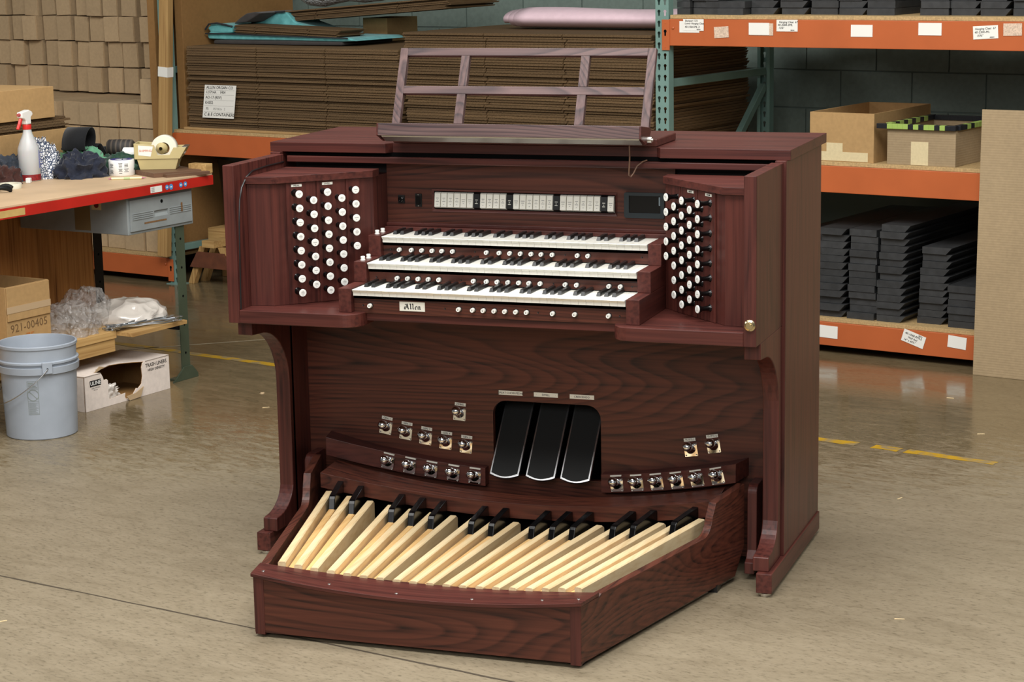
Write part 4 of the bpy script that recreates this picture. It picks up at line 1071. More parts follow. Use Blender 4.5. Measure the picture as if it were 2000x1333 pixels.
def foam_roll():
    # spiral-rolled foam sheet, flattened
    pts = []
    for k in range(90):
        t = k / 89 * 2.6 * 2 * pi; r = 1.0 - 0.22 * k / 89
        pts.append((r * cos(t), r * sin(t)))
    vs = []; fs = []; n = 16
    for i in range(n + 1):
        for k, (a, b) in enumerate(pts):
            x0 = 0.10 * (1 - k / 89); x = x0 + (1.16 - x0) * i / n
            vs.append((x, 0.135 * a, 0.052 * b + 0.056 + 0.005 * sin(x * 6 + a) * max(0, b)))
    m_ = len(pts)
    for i in range(n):
        for j in range(m_ - 1):
            a = i * m_ + j; fs.append((a, a + 1, a + m_ + 1, a + m_))
    o = MB().add(vs, fs).build('foam_roll', M['pink'], smooth=70); s_ = o.modifiers.new('thick', 'SOLIDIFY'); s_.thickness = 0.004
    return o
o = foam_roll(); place(o, -2.83, 0.55, 1.4412); tag(o, 'flattened roll of pale pink packing foam on the right carton pile', 'foam roll')
# ---------------------------------------------------------------- right bay
def open_box(name, s, t, z, w, d, h, mat, label, th=0.006):
    r = empty(name, RK(s, t, z), RTH); tag(r, label, 'box')
    for (nm, a) in (('front_panel', (0, w, 0, th, 0, h)), ('back_panel', (0, w, d - th, d, 0, h)), ('side_panel', (0, th, th, d - th, 0, h)), ('side_panel', (w - th, w, th, d - th, 0, h)), ('bottom', (th, w - th, th, d - th, 0, th))):
        MB().box(*a).build(nm, mat, r, bevel=0.001)
    return r
DM = 0.867 + 0.0182
r1 = open_box('open_box', -0.835, 0.02, DM, 0.318, 0.62, 0.222, M['kraft_warm'], 'larger open kraft box with paper tape on middle right shelf')
MB().box(0.0, 0.29, -0.0012, -0.0001, 0.004, 0.045).box(0.085, 0.165, -0.0012, -0.0001, 0.0451, 0.085).build('paper_tape', M['paper_tape'], r1)
r2 = open_box('taped_box', -0.452, 0.02, DM, 0.325, 0.50, 0.160, M['kraft_grey'], 'low open box with green and black taped rim on middle right shelf')
MB().box(0.115, 0.197, -0.0012, -0.0001, 0.002, 0.105).build('paper_tape', M['paper_tape'], r2)
M['tape_green'] = plain('green_tape', srgb(150, 176, 88), 0.4); M['tape_black'] = plain('black_tape', srgb(26, 28, 32), 0.35)
# rim of striped tape: pieces alternating along the folded edge
def rim(p, q, n, name, pat):
    p = Vector(p); q = Vector(q); d = (q - p)
    for i in range(n):
        a = p + d * (i / n); b = p + d * ((i + 0.995) / n); u = d.normalized(); nv = Vector((-u.y, u.x, 0)) * 0.014; k = 0.011
        m_ = MB().add([a - nv + Vector((0, 0, -k)), b - nv + Vector((0, 0, -k)), b + nv + Vector((0, 0, -k)), a + nv + Vector((0, 0, -k)), a - nv + Vector((0, 0, k)), b - nv + Vector((0, 0, k)), b + nv + Vector((0, 0, k)), a + nv + Vector((0, 0, k))],
                      [(0, 3, 2, 1), (4, 5, 6, 7), (0, 1, 5, 4), (1, 2, 6, 5), (2, 3, 7, 6), (3, 0, 4, 7)])
        m_.build('tape_stripe', M['tape_green' if pat[i % len(pat)] == 'g' else 'tape_black'], r2, bevel=0.001)
rim((-0.045, -0.004, 0.171), (0.33, -0.004, 0.171), 15, 'front', 'bbggggbgbggbgbb'); rim((0.0, 0.014, 0.173), (0.0, 0.50, 0.173), 11, 'left', 'gbgbgbgbgbb')
rim((0.325, 0.014, 0.171), (0.325, 0.50, 0.171), 12, 'right', 'bbgbgggbgbgg'); rim((0.014, 0.50, 0.171), (0.31, 0.50, 0.171), 8, 'back', 'b')
fb = MB().box(0, 0.5, 0, 0.7, 0, 0.016).build('flat_carton', M['kraft'], bevel=0.001); place(fb, -1.40, 0.14, DM); tag(fb, 'single flattened carton lying on the middle right shelf behind the console', 'flat carton')
# black mouldings
def cleat_mesh(w, h, d, slant):
    q = MB(); q.prism([(0, 0), (w - slant, 0), (w, h), (0, h)] if slant >= 0 else [(0, 0), (w, 0), (w, h), (-slant * 0, h)], 'y', 0, d); me = q.mesh('black_moulding'); me.materials.append(M['blackbar']); return me
CL = [cleat_mesh(0.140, 0.0305, 0.9, 0.028), cleat_mesh(0.134, 0.0305, 0.9, 0.0), cleat_mesh(0.070, 0.030, 0.9, 0.0)]
def stack(s, t, z, n, which, label, group, drift=0.0, jit=0.004, h=0.0320, idx=1):
    for k in range(n):
        o = link('black_moulding', CL[which]); place(o, s + drift * k + random.uniform(-jit, jit), t + random.uniform(-.012, .012), z + h * k, 0)
        tag(o, label % (ordinal(k + 1), ordinal(idx)), 'moulding', group)
DL = 0.146 + 0.0182
LBL = 'black moulding, %s up in the %s stack from console on lowest right shelf'
for i_, (s, t, n, wh, dr_) in enumerate(((-0.94, 0.25, 12, 0, 0.0), (-0.790, 0.035, 13, 0, 0.0005), (-0.645, 0.05, 13, 1, 0.0004), (-0.500, 0.035, 14, 0, 0.0015), (-0.320, 0.085, 11, 0, 0.002), (-0.160, 0.05, 6, 1, 0.0), (0.0, 0.14, 9, 0, 0.0), (0.16, 0.14, 9, 1, 0.0))):
    stack(s, t, DL, n, wh, LBL, 'mouldings on the lowest right shelf', dr_, idx=i_ + 1)
DT = 1.5215 + 0.0182
LBT = 'black moulding, %s up in the %s stack from left on top right shelf'
for i_, (s, t, n, wh) in enumerate(((-1.556, 0.06, 4, 2), (-1.480, 0.08, 4, 2), (-1.404, 0.06, 4, 2), (-1.328, 0.05, 2, 1), (-1.19, 0.12, 3, 0), (-1.04, 0.12, 5, 0), (-0.89, 0.13, 5, 1), (-0.745, 0.12, 5, 0), (-0.60, 0.12, 5, 1), (-0.35, 0.12, 5, 1), (-0.21, 0.13, 5, 0), (-0.065, 0.12, 5, 0), (0.085, 0.12, 5, 1), (0.235, 0.12, 5, 1))):
    stack(s, t, DT, n, wh, LBT, 'mouldings on the top right shelf', idx=i_ + 1)
# tall cardboard sheet leaning against the rack at the right
cs = MB().box(0, 1.0, 0, 0.012, 0, 1.153).build('cardboard_sheet', M['kraft_grey'], bevel=0.001); p = RK(0.0, -0.13, 0.0)
place(cs, 0.038, -0.130, 0.0005); cs.rotation_euler = (-0.03, 0, RTH); tag(cs, 'tall tan cardboard sheet leaning upright against the rack at far right', 'cardboard')
# ---------------------------------------------------------------- floor level under the middle bay
dr = empty('black_drum', RK(-4.485, 0.56, 0.30)); tag(dr, 'big round black tub standing on a crate under the rack', 'tub')
MB().revolve([(0, 0.0), (0.30, 0.0), (0.335, 0.02), (0.37, 0.42), (0.38, 0.43), (0.36, 0.43), (0.32, 0.03), (0, 0.02)], (0, 0, 0), (0, 0, 1), n=40).build('body', M['black_satin'], dr, smooth=40)
MB().revolve([(0.372, 0.400), (0.392, 0.405), (0.392, 0.43), (0.372, 0.432)], (0, 0, 0), (0, 0, 1), n=40).build('rim', M['black_satin'], dr, smooth=40)
cr = empty('plywood_crate', RK(-4.79, 0.24, 0), RTH); tag(cr, 'low plywood crate under the rack carrying the black tub', 'crate')
for (nm, a) in (('front_board', (0.0, 0.78, 0, 0.018, 0.225, 0.299)), ('end_board', (0.0, 0.018, 0.018, 0.60, 0.225, 0.299)), ('end_board', (0.762, 0.78, 0.018, 0.60, 0.225, 0.299)), ('top_board', (0.018, 0.762, 0.018, 0.60, 0.275, 0.299)), ('leg', (0.30, 0.36, 0.02, 0.08, 0.0, 0.225)), ('leg', (0.70, 0.76, 0.02, 0.08, 0.0, 0.225)), ('leg', (0.02, 0.08, 0.50, 0.56, 0, 0.225)), ('leg', (0.70, 0.76, 0.50, 0.56, 0, 0.225))):
    MB().box(*a).build(nm, M['lumber_x'], cr, bevel=0.002)
bx = carton_mb(0.24, 0.14, 0.205).build('brown_carton', M['kraft_dark'], bevel=0.002); place(bx, -4.79, 0.345, 0.0005); tag(bx, 'brown carton on the floor beneath the plywood crate', 'carton')
sh_ = empty('sawhorse', RK(-4.60, 0.06, 0), RTH); tag(sh_, 'low wooden sawhorse with splayed legs on floor beside the console', 'sawhorse')
for (sx, sy) in ((-1, 0), (1, 0), (-1, 0.10), (1, 0.10)):
    q = MB(); q.add([(x0 + dx, sy + dy, z) for (x0, z) in ((sx * 0.17, 0.0), (sx * 0.07, 0.22)) for dx in (-0.022, 0.022) for dy in (0, 0.035)], [(0, 1, 3, 2), (4, 6, 7, 5), (0, 4, 5, 1), (2, 3, 7, 6), (0, 2, 6, 4), (1, 5, 7, 3)]).build('leg', M['lumber_z'], sh_, bevel=0.001)
MB().prism([(-0.16, 0.10), (0.16, 0.10), (0.10, 0.19), (-0.10, 0.19)], 'y', -0.015, 0.0).build('gusset', plain('rusty_board', srgb(96, 52, 30), 0.7, noise_amt=0.2), sh_, bevel=0.001)
MB().box(-0.045, 0.045, -0.03, 0.16, 0.22, 0.26).build('beam', M['lumber_x'], sh_, bevel=0.002)
# ================================================================ workbench at left
def bplace(o, a, b, z, dr=0.0):
    o.location = BK(a, b, z); o.rotation_euler = (0, 0, BTH + dr); return o
M['red'] = plain('red_enamel', srgb(178, 34, 24), 0.42, noise_amt=0.10, noise_scale=9)
M['benchtop'] = plain('hardboard_top', srgb(198, 170, 136), 0.55, noise_amt=0.10, noise_scale=5, bump=0.05)
M['green_post'] = plain('green_enamel', srgb(66, 76, 60), 0.42, noise_amt=0.12, noise_scale=10)
M['grey_metal'] = plain('grey_hammered_paint', srgb(140, 146, 146), 0.42, noise_amt=0.08, noise_scale=15)
M['rust'] = plain('rust', srgb(120, 86, 50), 0.8, noise_amt=0.3, noise_scale=90)
ZB = 0.9055
wb = tag(empty('workbench', BK(0, 0, 0), BTH), 'packing workbench with red steel edge, grey drawer and green posts at left', 'workbench')
MB().box(-2.2, 0.262, 0.004, 1.5, 0.896, ZB).build('bench_top', M['benchtop'], wb, bevel=0.0015)
MB().box(-2.2, 0.262, 0.012, 1.5, 0.880, 0.8958).build('core_board', M['lumber_x'], wb)
eb = MB().box(-2.2, 0.262, 0.0, 0.012, 0.8535, 0.8955).build('red_edge', M['red'], wb, bevel=0.001)
MB().box(0.250, 0.262, 0.0121, 1.5, 0.8535, 0.8799).build('red_edge', M['red'], wb)
MB().box(-1.20, -0.915, -0.0006, 0.0, 0.860, 0.888).build('tape_patch', plain('masking_tape', srgb(190, 158, 96), 0.6, noise_amt=0.1), eb)
st = MB().box(-0.160, -0.086, -0.0008, 0.0, 0.861, 0.887).build('sticker', M['card'], eb)
for k in range(5): MB().box(-0.155, -0.135, -0.0011, -0.0008, 0.865 + 0.004 * k, 0.867 + 0.004 * k).build('print', M['ink_soft'], eb)
M['blue'] = plain('blue_dot', srgb(70, 140, 200), 0.4)
for (x, z, r) in ((-0.052, 0.879, 0.011), (-0.025, 0.878, 0.0125), (0.040, 0.879, 0.011), (0.070, 0.880, 0.011)):
    d_ = MB().revolve([(r, 0), (r, 0.0006), (0, 0.0006)], (x, 0, z - 0.004), (0, -1, 0), n=18).build('round_sticker', M['blue'], eb)
    MB().box(x - 0.005, x + 0.005, -0.0010, -0.0006, z - 0.007, z - 0.001).build('mark', M['card'], eb)
def leg(a, b, mat, foot=True, top=0.853):
    o = MB().box(a, a + 0.056, b, b + 0.004, 0.0, top).box(a + 0.052, a + 0.056, b + 0.004, b + 0.04, 0.0, top).build('post', mat, wb)
    for k in range(6):
        z = 0.12 + 0.128 * k
        if z < top: MB().revolve([(0.0055, 0), (0.0055, 0.0006), (0, 0.0006)], (a + 0.029, b, z), (0, -1, 0), n=12).build('bolt_hole', M['black_void'], o)
    if foot:
        MB().prism([(a - 0.072, 0.0), (a + 0.100, 0.0), (a + 0.100, 0.018), (a + 0.060, 0.060), (a + 0.006, 0.060), (a - 0.005, 0.050)], 'y', b - 0.008, b - 0.001).box(a - 0.03, a + 0.08, b - 0.001, b + 0.06, 0.0, 0.006).build('foot', mat, o, bevel=0.001)
    return o
leg(0.040, 0.042, M['green_post'], top=0.689); leg(-1.95, 0.012, M['green_post']); leg(0.185, 0.66, M['black_satin'], False); leg(-1.95, 0.66, M['black_satin'], False); leg(-0.02, 1.42, M['green_post']); leg(-1.95, 1.42, M['green_post'])
MB().box(-2.1, 0.184, 0.665, 0.68, 0.16, 0.852).build('plywood_panel', M['ply'], wb, bevel=0.001)
MB().box(-2.0, 0.24, 0.30, 0.34, 0.81, 0.8795).build('cross_rail', M['black_satin'], wb)
MB().box(0.045, 0.085, 0.055, 0.66, 0.225, 0.268).build('stretcher', M['black_satin'], wb)
# drawer unit
du = MB().box(-0.276, 0.152, 0.034, 0.66, 0.690, 0.8525).build('drawer_case', M['grey_metal'], wb, bevel=0.003)
df = MB().box(-0.264, 0.140, 0.026, 0.034, 0.704, 0.838)
dr_o = plate_with_hole([(-0.264, 0.704), (0.140, 0.704), (0.140, 0.838), (-0.264, 0.838)], [(-0.112, 0.752), (-0.022, 0.752), (-0.022, 0.778), (-0.112, 0.778)], 0.026, 0.0335).build('drawer_front', M['grey_metal'], wb, bevel=0.001)
MB().box(-0.112, -0.022, 0.0325, 0.0338, 0.752, 0.778).build('pull_recess', M['grey_metal'], dr_o)
MB().prism([(0.026, 0.752), (0.0325, 0.752), (0.0325, 0.766)], 'x', -0.111, -0.023).build('finger_pull', M['grey_metal'], dr_o)
for k in range(4):
    for (x0, x1) in ((-0.254, -0.122), (-0.012, 0.130)): MB().box(x0, x1, 0.0235, 0.026, 0.752 + 0.0085 * k, 0.756 + 0.0085 * k).build('rib', M['grey_metal'], dr_o, bevel=0.001)
MB().revolve([(0.008, 0), (0.008, 0.0008), (0, 0.0008)], (-0.062, 0.026, 0.815), (0, -1, 0), n=14).build('keyhole', M['black_void'], dr_o)
MB().box(-0.18, -0.035, 0.0252, 0.0258, 0.729, 0.736).build('rust_streak', M['rust'], dr_o); MB().box(0.062, 0.072, 0.0228, 0.0233, 0.755, 0.795).build('rust_streak', M['rust'], dr_o)
MB().box(-0.2766, -0.2760, 0.245, 0.335, 0.70, 0.85).build('masking_strip', plain('tan_tape', srgb(120, 100, 66), 0.6), du); hs_ = MB().box(-0.2766, -0.2760, 0.180, 0.235, 0.792, 0.835).build('sticker', M['paper_tape'], du)
MB().revolve([(0.014, 0), (0.012, 0.0006), (0, 0.0006)], (-0.2766, 0.2075, 0.814), (-1, 0, 0), n=16).build('mark', plain('dark_red_ink', srgb(110, 30, 36), 0.6), du)
# lower shelf boards
MB().box(-0.37, -0.014, -0.045, 0.62, 0.272, 0.289).build('shelf_plank', M['lumber_x'], wb, bevel=0.001)
MB().box(-1.8, -0.372, 0.045, 0.62, 0.262, 0.293).build('shelf_plank', M['lumber_x'], wb, bevel=0.001)
MB().box(-1.8, -0.376, 0.052, 0.09, 0.205, 0.2615).build('shelf_joist', M['lumber_x'], wb, bevel=0.001); MB().box(-0.80, -0.42, 0.30, 0.38, 0.12, 0.2045).build('shelf_block', M['lumber_z'], wb, bevel=0.001); MB().box(-0.46, -0.40, 0.32, 0.38, 0.0, 0.1199).build('shelf_leg', M['black_satin'], wb)
MB().box(-1.82, -1.76, 0.09, 0.15, 0.0, 0.2615).build('shelf_leg', M['black_satin'], wb)

# ---------------------------------------------------------------- things on the bench
def bbox(name, a, b, z, w, d, h, mat, label, cat='box', dr=0.0):
    o = carton_mb(w, d, h).build(name, mat, bevel=0.002); bplace(o, a, b, z, dr); return tag(o, label, cat)
bbox('long_carton', -1.27, 0.72, ZB + 0.0004, 1.46, 0.34, 0.190, M['kraft_warm'], 'long low kraft carton at the back of the bench under flattened cartons')
z_ = ZB + 0.1916
cbn = empty('carton_bundle', BK(-1.22, 0.73, z_), BTH); tag(cbn, 'bundle of flattened cartons sandwiched between two kraft cartons on the bench', 'carton bundle')
for k in range(5):
    o = flat_sheet(1.36 + random.uniform(-.06, .02), 0.32, 0.0105, (0.3, 0.9)).build('flat_sheet', M['kraft_pile'], cbn); o.location = (random.uniform(-.01, .01), random.uniform(-.008, .008), k * 0.0105); o.rotation_euler.z = random.uniform(-.008, .008)
bbox('kraft_carton', -1.27, 0.72, z_ + 0.054, 1.315, 0.32, 0.138, M['kraft_warm'], 'closed kraft carton on top of the bundle at the back of the bench')
# spray bottle
sp = empty('spray_bottle', BK(-0.300, 0.560, ZB)); sp.rotation_euler = (0, 0, BTH + radians(8)); tag(sp, 'translucent spray bottle with white trigger head and red trigger on bench', 'spray bottle')
def bottle_mat():
    m, nt, b = new_mat('cloudy_plastic'); b.inputs['Base Color'].default_value = srgb(216, 218, 218); b.inputs['Roughness'].default_value = 0.35; b.inputs['Transmission Weight'].default_value = 0.25; b.inputs['Subsurface Weight'].default_value = 0.2
    return m
M['bottle'] = bottle_mat(); M['plastic_white'] = plain('white_plastic', srgb(236, 236, 232), 0.3); M['plastic_red'] = plain('red_plastic', srgb(206, 44, 40), 0.35)
body = MB().revolve([(0, 0), (0.043, 0), (0.047, 0.004), (0.047, 0.130), (0.046, 0.142), (0.034, 0.175), (0.021, 0.205), (0.0165, 0.228), (0.0165, 0.236), (0, 0.236)], (0, 0, 0), (0, 0, 1), n=32).build('bottle_body', M['bottle'], sp, smooth=50)
MB().revolve([(0.0474, 0.004), (0.0476, 0.006), (0.0476, 0.028), (0.0474, 0.030)], (0, 0, 0), (0, 0, 1), n=32).build('red_band', plain('red_print', srgb(130, 26, 30), 0.5, noise_amt=0.4, noise_scale=120), body, smooth=50)
bm_ = MB()
for k in range(7): 
    t = radians(-62 + 0 * k); bm_.box(0.010, 0.030, -0.0482, -0.0468, 0.062 + 0.010 * k, 0.0635 + 0.010 * k)
bm_.box(0.008, 0.0095, -0.0482, -0.0468, 0.055, 0.135); bm_.build('graduations', plain('blue_ink', srgb(90, 100, 176), 0.5), body)
MB().revolve([(0.0185, 0.224), (0.0190, 0.226), (0.0190, 0.244), (0.0185, 0.246)], (0, 0, 0), (0, 0, 1), n=24).build('collar', M['plastic_red'], sp, smooth=40)
MB().prism([(-0.018, 0.246), (0.014, 0.246), (0.014, 0.275), (0.030, 0.288), (0.024, 0.300), (0.002, 0.3085), (-0.050, 0.300), (-0.050, 0.276), (-0.030, 0.270), (-0.022, 0.262)], 'y', -0.014, 0.014).build('trigger_head', M['plastic_white'], sp, bevel=0.004, seg=3)
MB().cyl((-0.050, 0, 0.290), (-0.062, 0, 0.290), 0.008, 0.006, n=14).build('nozzle', plain('dull_red_plastic', srgb(176, 84, 84), 0.4), sp, smooth=40)
MB().prism([(-0.046, 0.276), (-0.034, 0.276), (-0.046, 0.250), (-0.064, 0.226), (-0.072, 0.230), (-0.058, 0.252)], 'y', -0.007, 0.007).build('trigger', M['plastic_red'], sp, bevel=0.003)
# cloths
def lump(name, a, b, z, rx, ry, h, mat, label, seed, rough=0.30, fold=5.0, dr=0.0, nu=56, nv=16, cat='cloth'):
    vs = []; fs = []; off = Vector((seed * 3.7, seed * 1.9, seed * 2.3))
    for j in range(nv + 1):
        f = (j / nv); ph = f * pi / 2
        for i in range(nu):
            t = 2 * pi * i / nu
            rr = cos(ph) ** 0.7
            p = Vector((rr * cos(t), rr * sin(t), sin(ph)))
            n1 = noise.noise(p * 1.6 + off); n2 = 1 - abs(noise.noise(Vector((p.x * fold, p.y * fold, p.z * 2.0)) + off)) * 2; n3 = noise.noise(p * fold * 1.3 + off)
            k = 1 + rough * (0.7 * n1 + 0.95 * (n2 * abs(n2) - 0.45) + 0.15 * n3)
            zz = max(0.0, p.z * h * k * (1 if j else 0)) + (0 if j else 0.0)
            vs.append((p.x * rx * k, p.y * ry * k, zz if j else 0.0))
    for j in range(nv):
        for i in range(nu):
            i2 = (i + 1) % nu; fs.append((j * nu + i, j * nu + i2, (j + 1) * nu + i2, (j + 1) * nu + i))
    fs.append(list(range(nu - 1, -1, -1)))
    o = MB().add(vs, fs).build(name, mat, smooth=70); bplace(o, a, b, z, dr); tag(o, label, cat); return o
M['navy'] = cloth_mat('navy_cotton', srgb(34, 38, 50), srgb(44, 48, 62), 60); M['green_c'] = cloth_mat('green_cotton', srgb(36, 62, 50), srgb(48, 76, 60), 60); M['mint'] = cloth_mat('mint_cotton', srgb(104, 160, 126), None, 60)
M['brown_c'] = cloth_mat('brown_cotton', srgb(62, 38, 34), srgb(74, 46, 40), 60); M['grey_c'] = cloth_mat('slate_cotton', srgb(48, 54, 62), srgb(60, 66, 76), 60); M['black_c'] = cloth_mat('black_webbing', srgb(28, 29, 31), None, 200)
def scarf_mat():
    m, nt, b = new_mat('printed_scarf'); v = coords(nt, (85, 85, 85)); vo = nd(nt, 'ShaderNodeTexVoronoi', feature='DISTANCE_TO_EDGE', i_Scale=1.0); nt.links.new(v, vo.inputs['Vector'])
    c = ramp(nt, vo.outputs['Distance'], [(0.10, srgb(54, 66, 90)), (0.16, srgb(228, 228, 228))]); nt.links.new(c, b.inputs['Base Color']); b.inputs['Roughness'].default_value = 0.8; return m
M['scarf'] = scarf_mat()
lump('navy_rag', -0.085, 0.460, ZB, 0.120, 0.110, 0.100, M['navy'], 'crumpled navy rag in front of the black webbing coil on bench', 3, 0.36, 3.0)
lump('green_rag', 0.12, 0.400, ZB, 0.12, 0.135, 0.075, M['green_c'], 'dark green rag lying behind the white tape roll on bench', 8, 0.34, 3)
lump('mint_rag', 0.06, 0.585, ZB, 0.09, 0.14, 0.105, M['mint'], 'pale green rag showing between navy rag and webbing on bench', 12, 0.25, 6)
lump('brown_rag', -0.480, 0.575, ZB, 0.105, 0.085, 0.075, M['brown_c'], 'dark brown rag left of the spray bottle on bench', 17, 0.34, 3)
lump('slate_rag', -0.330, 0.635, ZB, 0.15, 0.075, 0.105, M['grey_c'], 'slate grey rag behind the brown rag on bench', 21, 0.32, 3)
lump('printed_scarf', -0.170, 0.610, ZB, 0.100, 0.085, 0.155, M['scarf'], 'blue and white patterned rag behind the spray bottle on bench', 28, 0.30, 5)
# coil of wide black webbing
wc = empty('webbing_coil', BK(0.06, 0.600, ZB + 0.1), BTH + radians(-70)); tag(wc, 'loose coil of wide black elastic webbing on the rags', 'webbing')
vs = []; fs = []; n = 70
for k in range(n + 1):
    t = k / n * 2 * pi * 1.35 + radians(200); r = 0.062 + 0.010 * k / n
    for w in (-0.055, 0.055):
        vs.append((w + 0.012 * sin(t * 0.9), r * 1.25 * cos(t), max(-0.03, r * sin(t)) + 0.035))
for k in range(n): fs.append((2 * k, 2 * k + 1, 2 * k + 3, 2 * k + 2))
o = MB().add(vs, fs).build('band', M['black_c'], wc, smooth=60); s_ = o.modifiers.new('thick', 'SOLIDIFY'); s_.thickness = 0.003
vs = []; fs = []; n = 24
for k in range(n + 1):
    u = k / n
    for w in (-0.05, 0.05): vs.append((w + 0.02 * u, 0.075 + 0.17 * u, -0.005 + 0.025 * sin(u * pi * 2.2) - 0.02 * u))
for k in range(n): fs.append((2 * k, 2 * k + 1, 2 * k + 3, 2 * k + 2))
o = MB().add(vs, fs).build('loose_end', M['black_c'], wc, smooth=60); s_ = o.modifiers.new('thick', 'SOLIDIFY'); s_.thickness = 0.003
def stripe_mat():
    m, nt, b = new_mat('striped_brown_webbing'); v = coords(nt, (1, 1, 1), rnd=False); w = nd(nt, 'ShaderNodeTexWave', bands_direction='X', i_Scale=14.0); nt.links.new(v, w.inputs['Vector'])
    c = ramp(nt, w.outputs[1], [(0.55, srgb(46, 42, 40)), (0.9, srgb(86, 76, 66))]); nt.links.new(c, b.inputs['Base Color']); b.inputs['Roughness'].default_value = 0.7; return m
M['stripe'] = stripe_mat()
o = MB().revolve([(0, 0), (0.030, 0.0), (0.036, 0.006), (0.037, 0.05), (0.036, 0.114), (0.030, 0.12), (0.012, 0.12), (0.010, 0.10), (0, 0.10)], (-0.06, 0, 0.037), (1, 0, 0), n=24).build('webbing_roll', M['stripe'], smooth=50); bplace(o, 0.225, 0.500, ZB + 0.062, radians(-68)); tag(o, 'rolled dark brown striped webbing between black coil and paper tube', 'webbing')
# paper tube, tape roll, pen
q = MB().revolve([(0.0265, 0), (0.0265, 0.165), (0.0225, 0.165), (0.0225, 0.0), (0.0265, 0)], (-0.09, 0, 0.0265), (1, 0, 0), n=28); o = q.build('paper_tube', M['plastic_white'], smooth=40); bplace(o, 0.215, 0.36, ZB + 0.052, radians(-72)); tag(o, 'white paper tube with open end lying behind the tape roll', 'tube')
tr = empty('tape_roll', BK(0.035, 0.330, ZB + 0.0002)); tag(tr, 'tall white tape roll with printed side standing beside the pen', 'tape')
MB().revolve([(0.030, 0.002), (0.055, 0.0), (0.0575, 0.003), (0.0575, 0.066), (0.055, 0.070), (0.030, 0.069), (0.030, 0.002)], (0, 0, 0), (0, 0, 1), n=36).build('roll', M['plastic_white'], tr, smooth=50)
MB().revolve([(0.030, 0.0695), (0.050, 0.0705), (0.048, 0.0715), (0.030, 0.0708)], (0, 0, 0), (0, 0, 1), n=36).build('purple_disc', plain('purple_print', srgb(66, 60, 128), 0.4, noise_amt=0.3, noise_scale=60), tr, smooth=50)
pq = MB()
for (ph, rows) in ((-110, (.052, .047, .042, .037, .025, .020, .015, .010)), (-66, (.055, .050, .045, .040, .030, .025, .020, .012)), (-40, (.052, .046, .040, .030, .024, .018))):
    for z in rows:
        w = random.uniform(6, 11); vs = []
        for k in range(5):
            t = radians(ph - w + 2 * w * k / 4); vs += [(0.0578 * cos(t), 0.0578 * sin(t), z), (0.0578 * cos(t), 0.0578 * sin(t), z + 0.0022)]
        pq.add(vs, [(2 * k, 2 * k + 2, 2 * k + 3, 2 * k + 1) for k in range(4)])
pq.build('print', M['ink'], tr)['kind'] = 'stuff'
pen = empty('marker_pen', BK(-0.100, 0.185, ZB + 0.0055), BTH + radians(-51)); tag(pen, 'cream marker pen with pink ends lying on the bench', 'pen')
MB().cyl((-0.065, 0, 0), (0.065, 0, 0), 0.0052, n=12).build('barrel', plain('cream_plastic', srgb(232, 222, 176), 0.35), pen, smooth=40); MB().cyl((0.065, 0, 0), (0.085, 0, 0), 0.0045, 0.001, n=12).cyl((-0.065, 0, 0), (-0.08, 0, 0), 0.0045, 0.001, n=12).build('tip', plain('pink_plastic', srgb(176, 110, 130), 0.4), pen, smooth=40)
MB().cyl((-0.012, 0, 0), (0.015, 0, 0), 0.0055, n=12).build('grip', plain('lime_plastic', srgb(176, 196, 140), 0.4), pen, smooth=40)
fr_ = MB().revolve([(0.036, 0), (0.052, 0), (0.0525, 0.001), (0.0525, 0.021), (0.052, 0.022), (0.036, 0.022), (0.036, 0)], (0, 0, 0), (0, 0, 1), n=36).build('tape_roll', plain('clear_tape_roll', srgb(226, 224, 206), 0.25), smooth=50); fr_.location = BK(-0.560, 0.430, ZB + 0.0002); tag(fr_, 'flat roll of clear tape lying in front of the brown rag', 'tape')
wn = MB().box(-0.012, 0.012, -0.010, 0.010, 0, 0.022).build('white_cap', M['plastic_white'], bevel=0.003); bplace(wn, -0.372, 0.500, ZB + 0.0002, 0.4); tag(wn, 'small white cube cap in front of the spray bottle', 'cap')
bk_ = MB().tube([(0.05 * cos(t), 0.03 * sin(t), 0.012 + 0.010 * sin(t * 2)) for t in [2 * pi * k / 24 for k in range(20)]], 0.009, n=8).build('black_strap', M['black_rubber'], smooth=60); bplace(bk_, -0.665, 0.360, ZB); tag(bk_, 'small black rubber loop near the bench edge at far left', 'strap')
# brown base board with the beige tape dispenser
bbd = empty('base_board', BK(0.150, 0.205, ZB + 0.0002), BTH + radians(-24)); tag(bbd, 'brown veneered board under the beige tape dispenser', 'board')
M['veneer'] = wood('brown_veneer', 'x', srgb(110, 82, 62), srgb(92, 66, 50), srgb(64, 46, 36), rough=0.5)
MB().box(-0.105, 0.125, -0.150, 0.150, 0, 0.020).build('board', M['veneer'], bbd, bevel=0.001); MB().box(-0.06, 0.150, -0.185, -0.152, 0, 0.014).build('strip', M['veneer'], bbd, bevel=0.001)
wbk = MB().box(0, 0.12, 0, 0.10, 0, 0.042).build('wood_block', M['lumber_x'], bevel=0.002); bplace(wbk, 0.262 - 0.125, 0.012, ZB + 0.0002); wbk.location = BK(0.135, 0.010, ZB + 0.0002) + BE * 0.01; 
wbk.location = BK(0.215, 0.0, ZB + 0.0002); wbk.scale = (0.38, 1.0, 1.0); tag(wbk, 'short offcut of pale lumber on the far bench corner', 'lumber')
M['beige'] = plain('beige_plastic', srgb(190, 174, 124), 0.4, noise_amt=0.03)
td_ = empty('tape_dispenser', BK(0.165, 0.215, ZB + 0.0208), BTH + radians(-58)); tag(td_, 'beige desktop tape dispenser marked shipping with a roll of tape', 'tape dispenser')
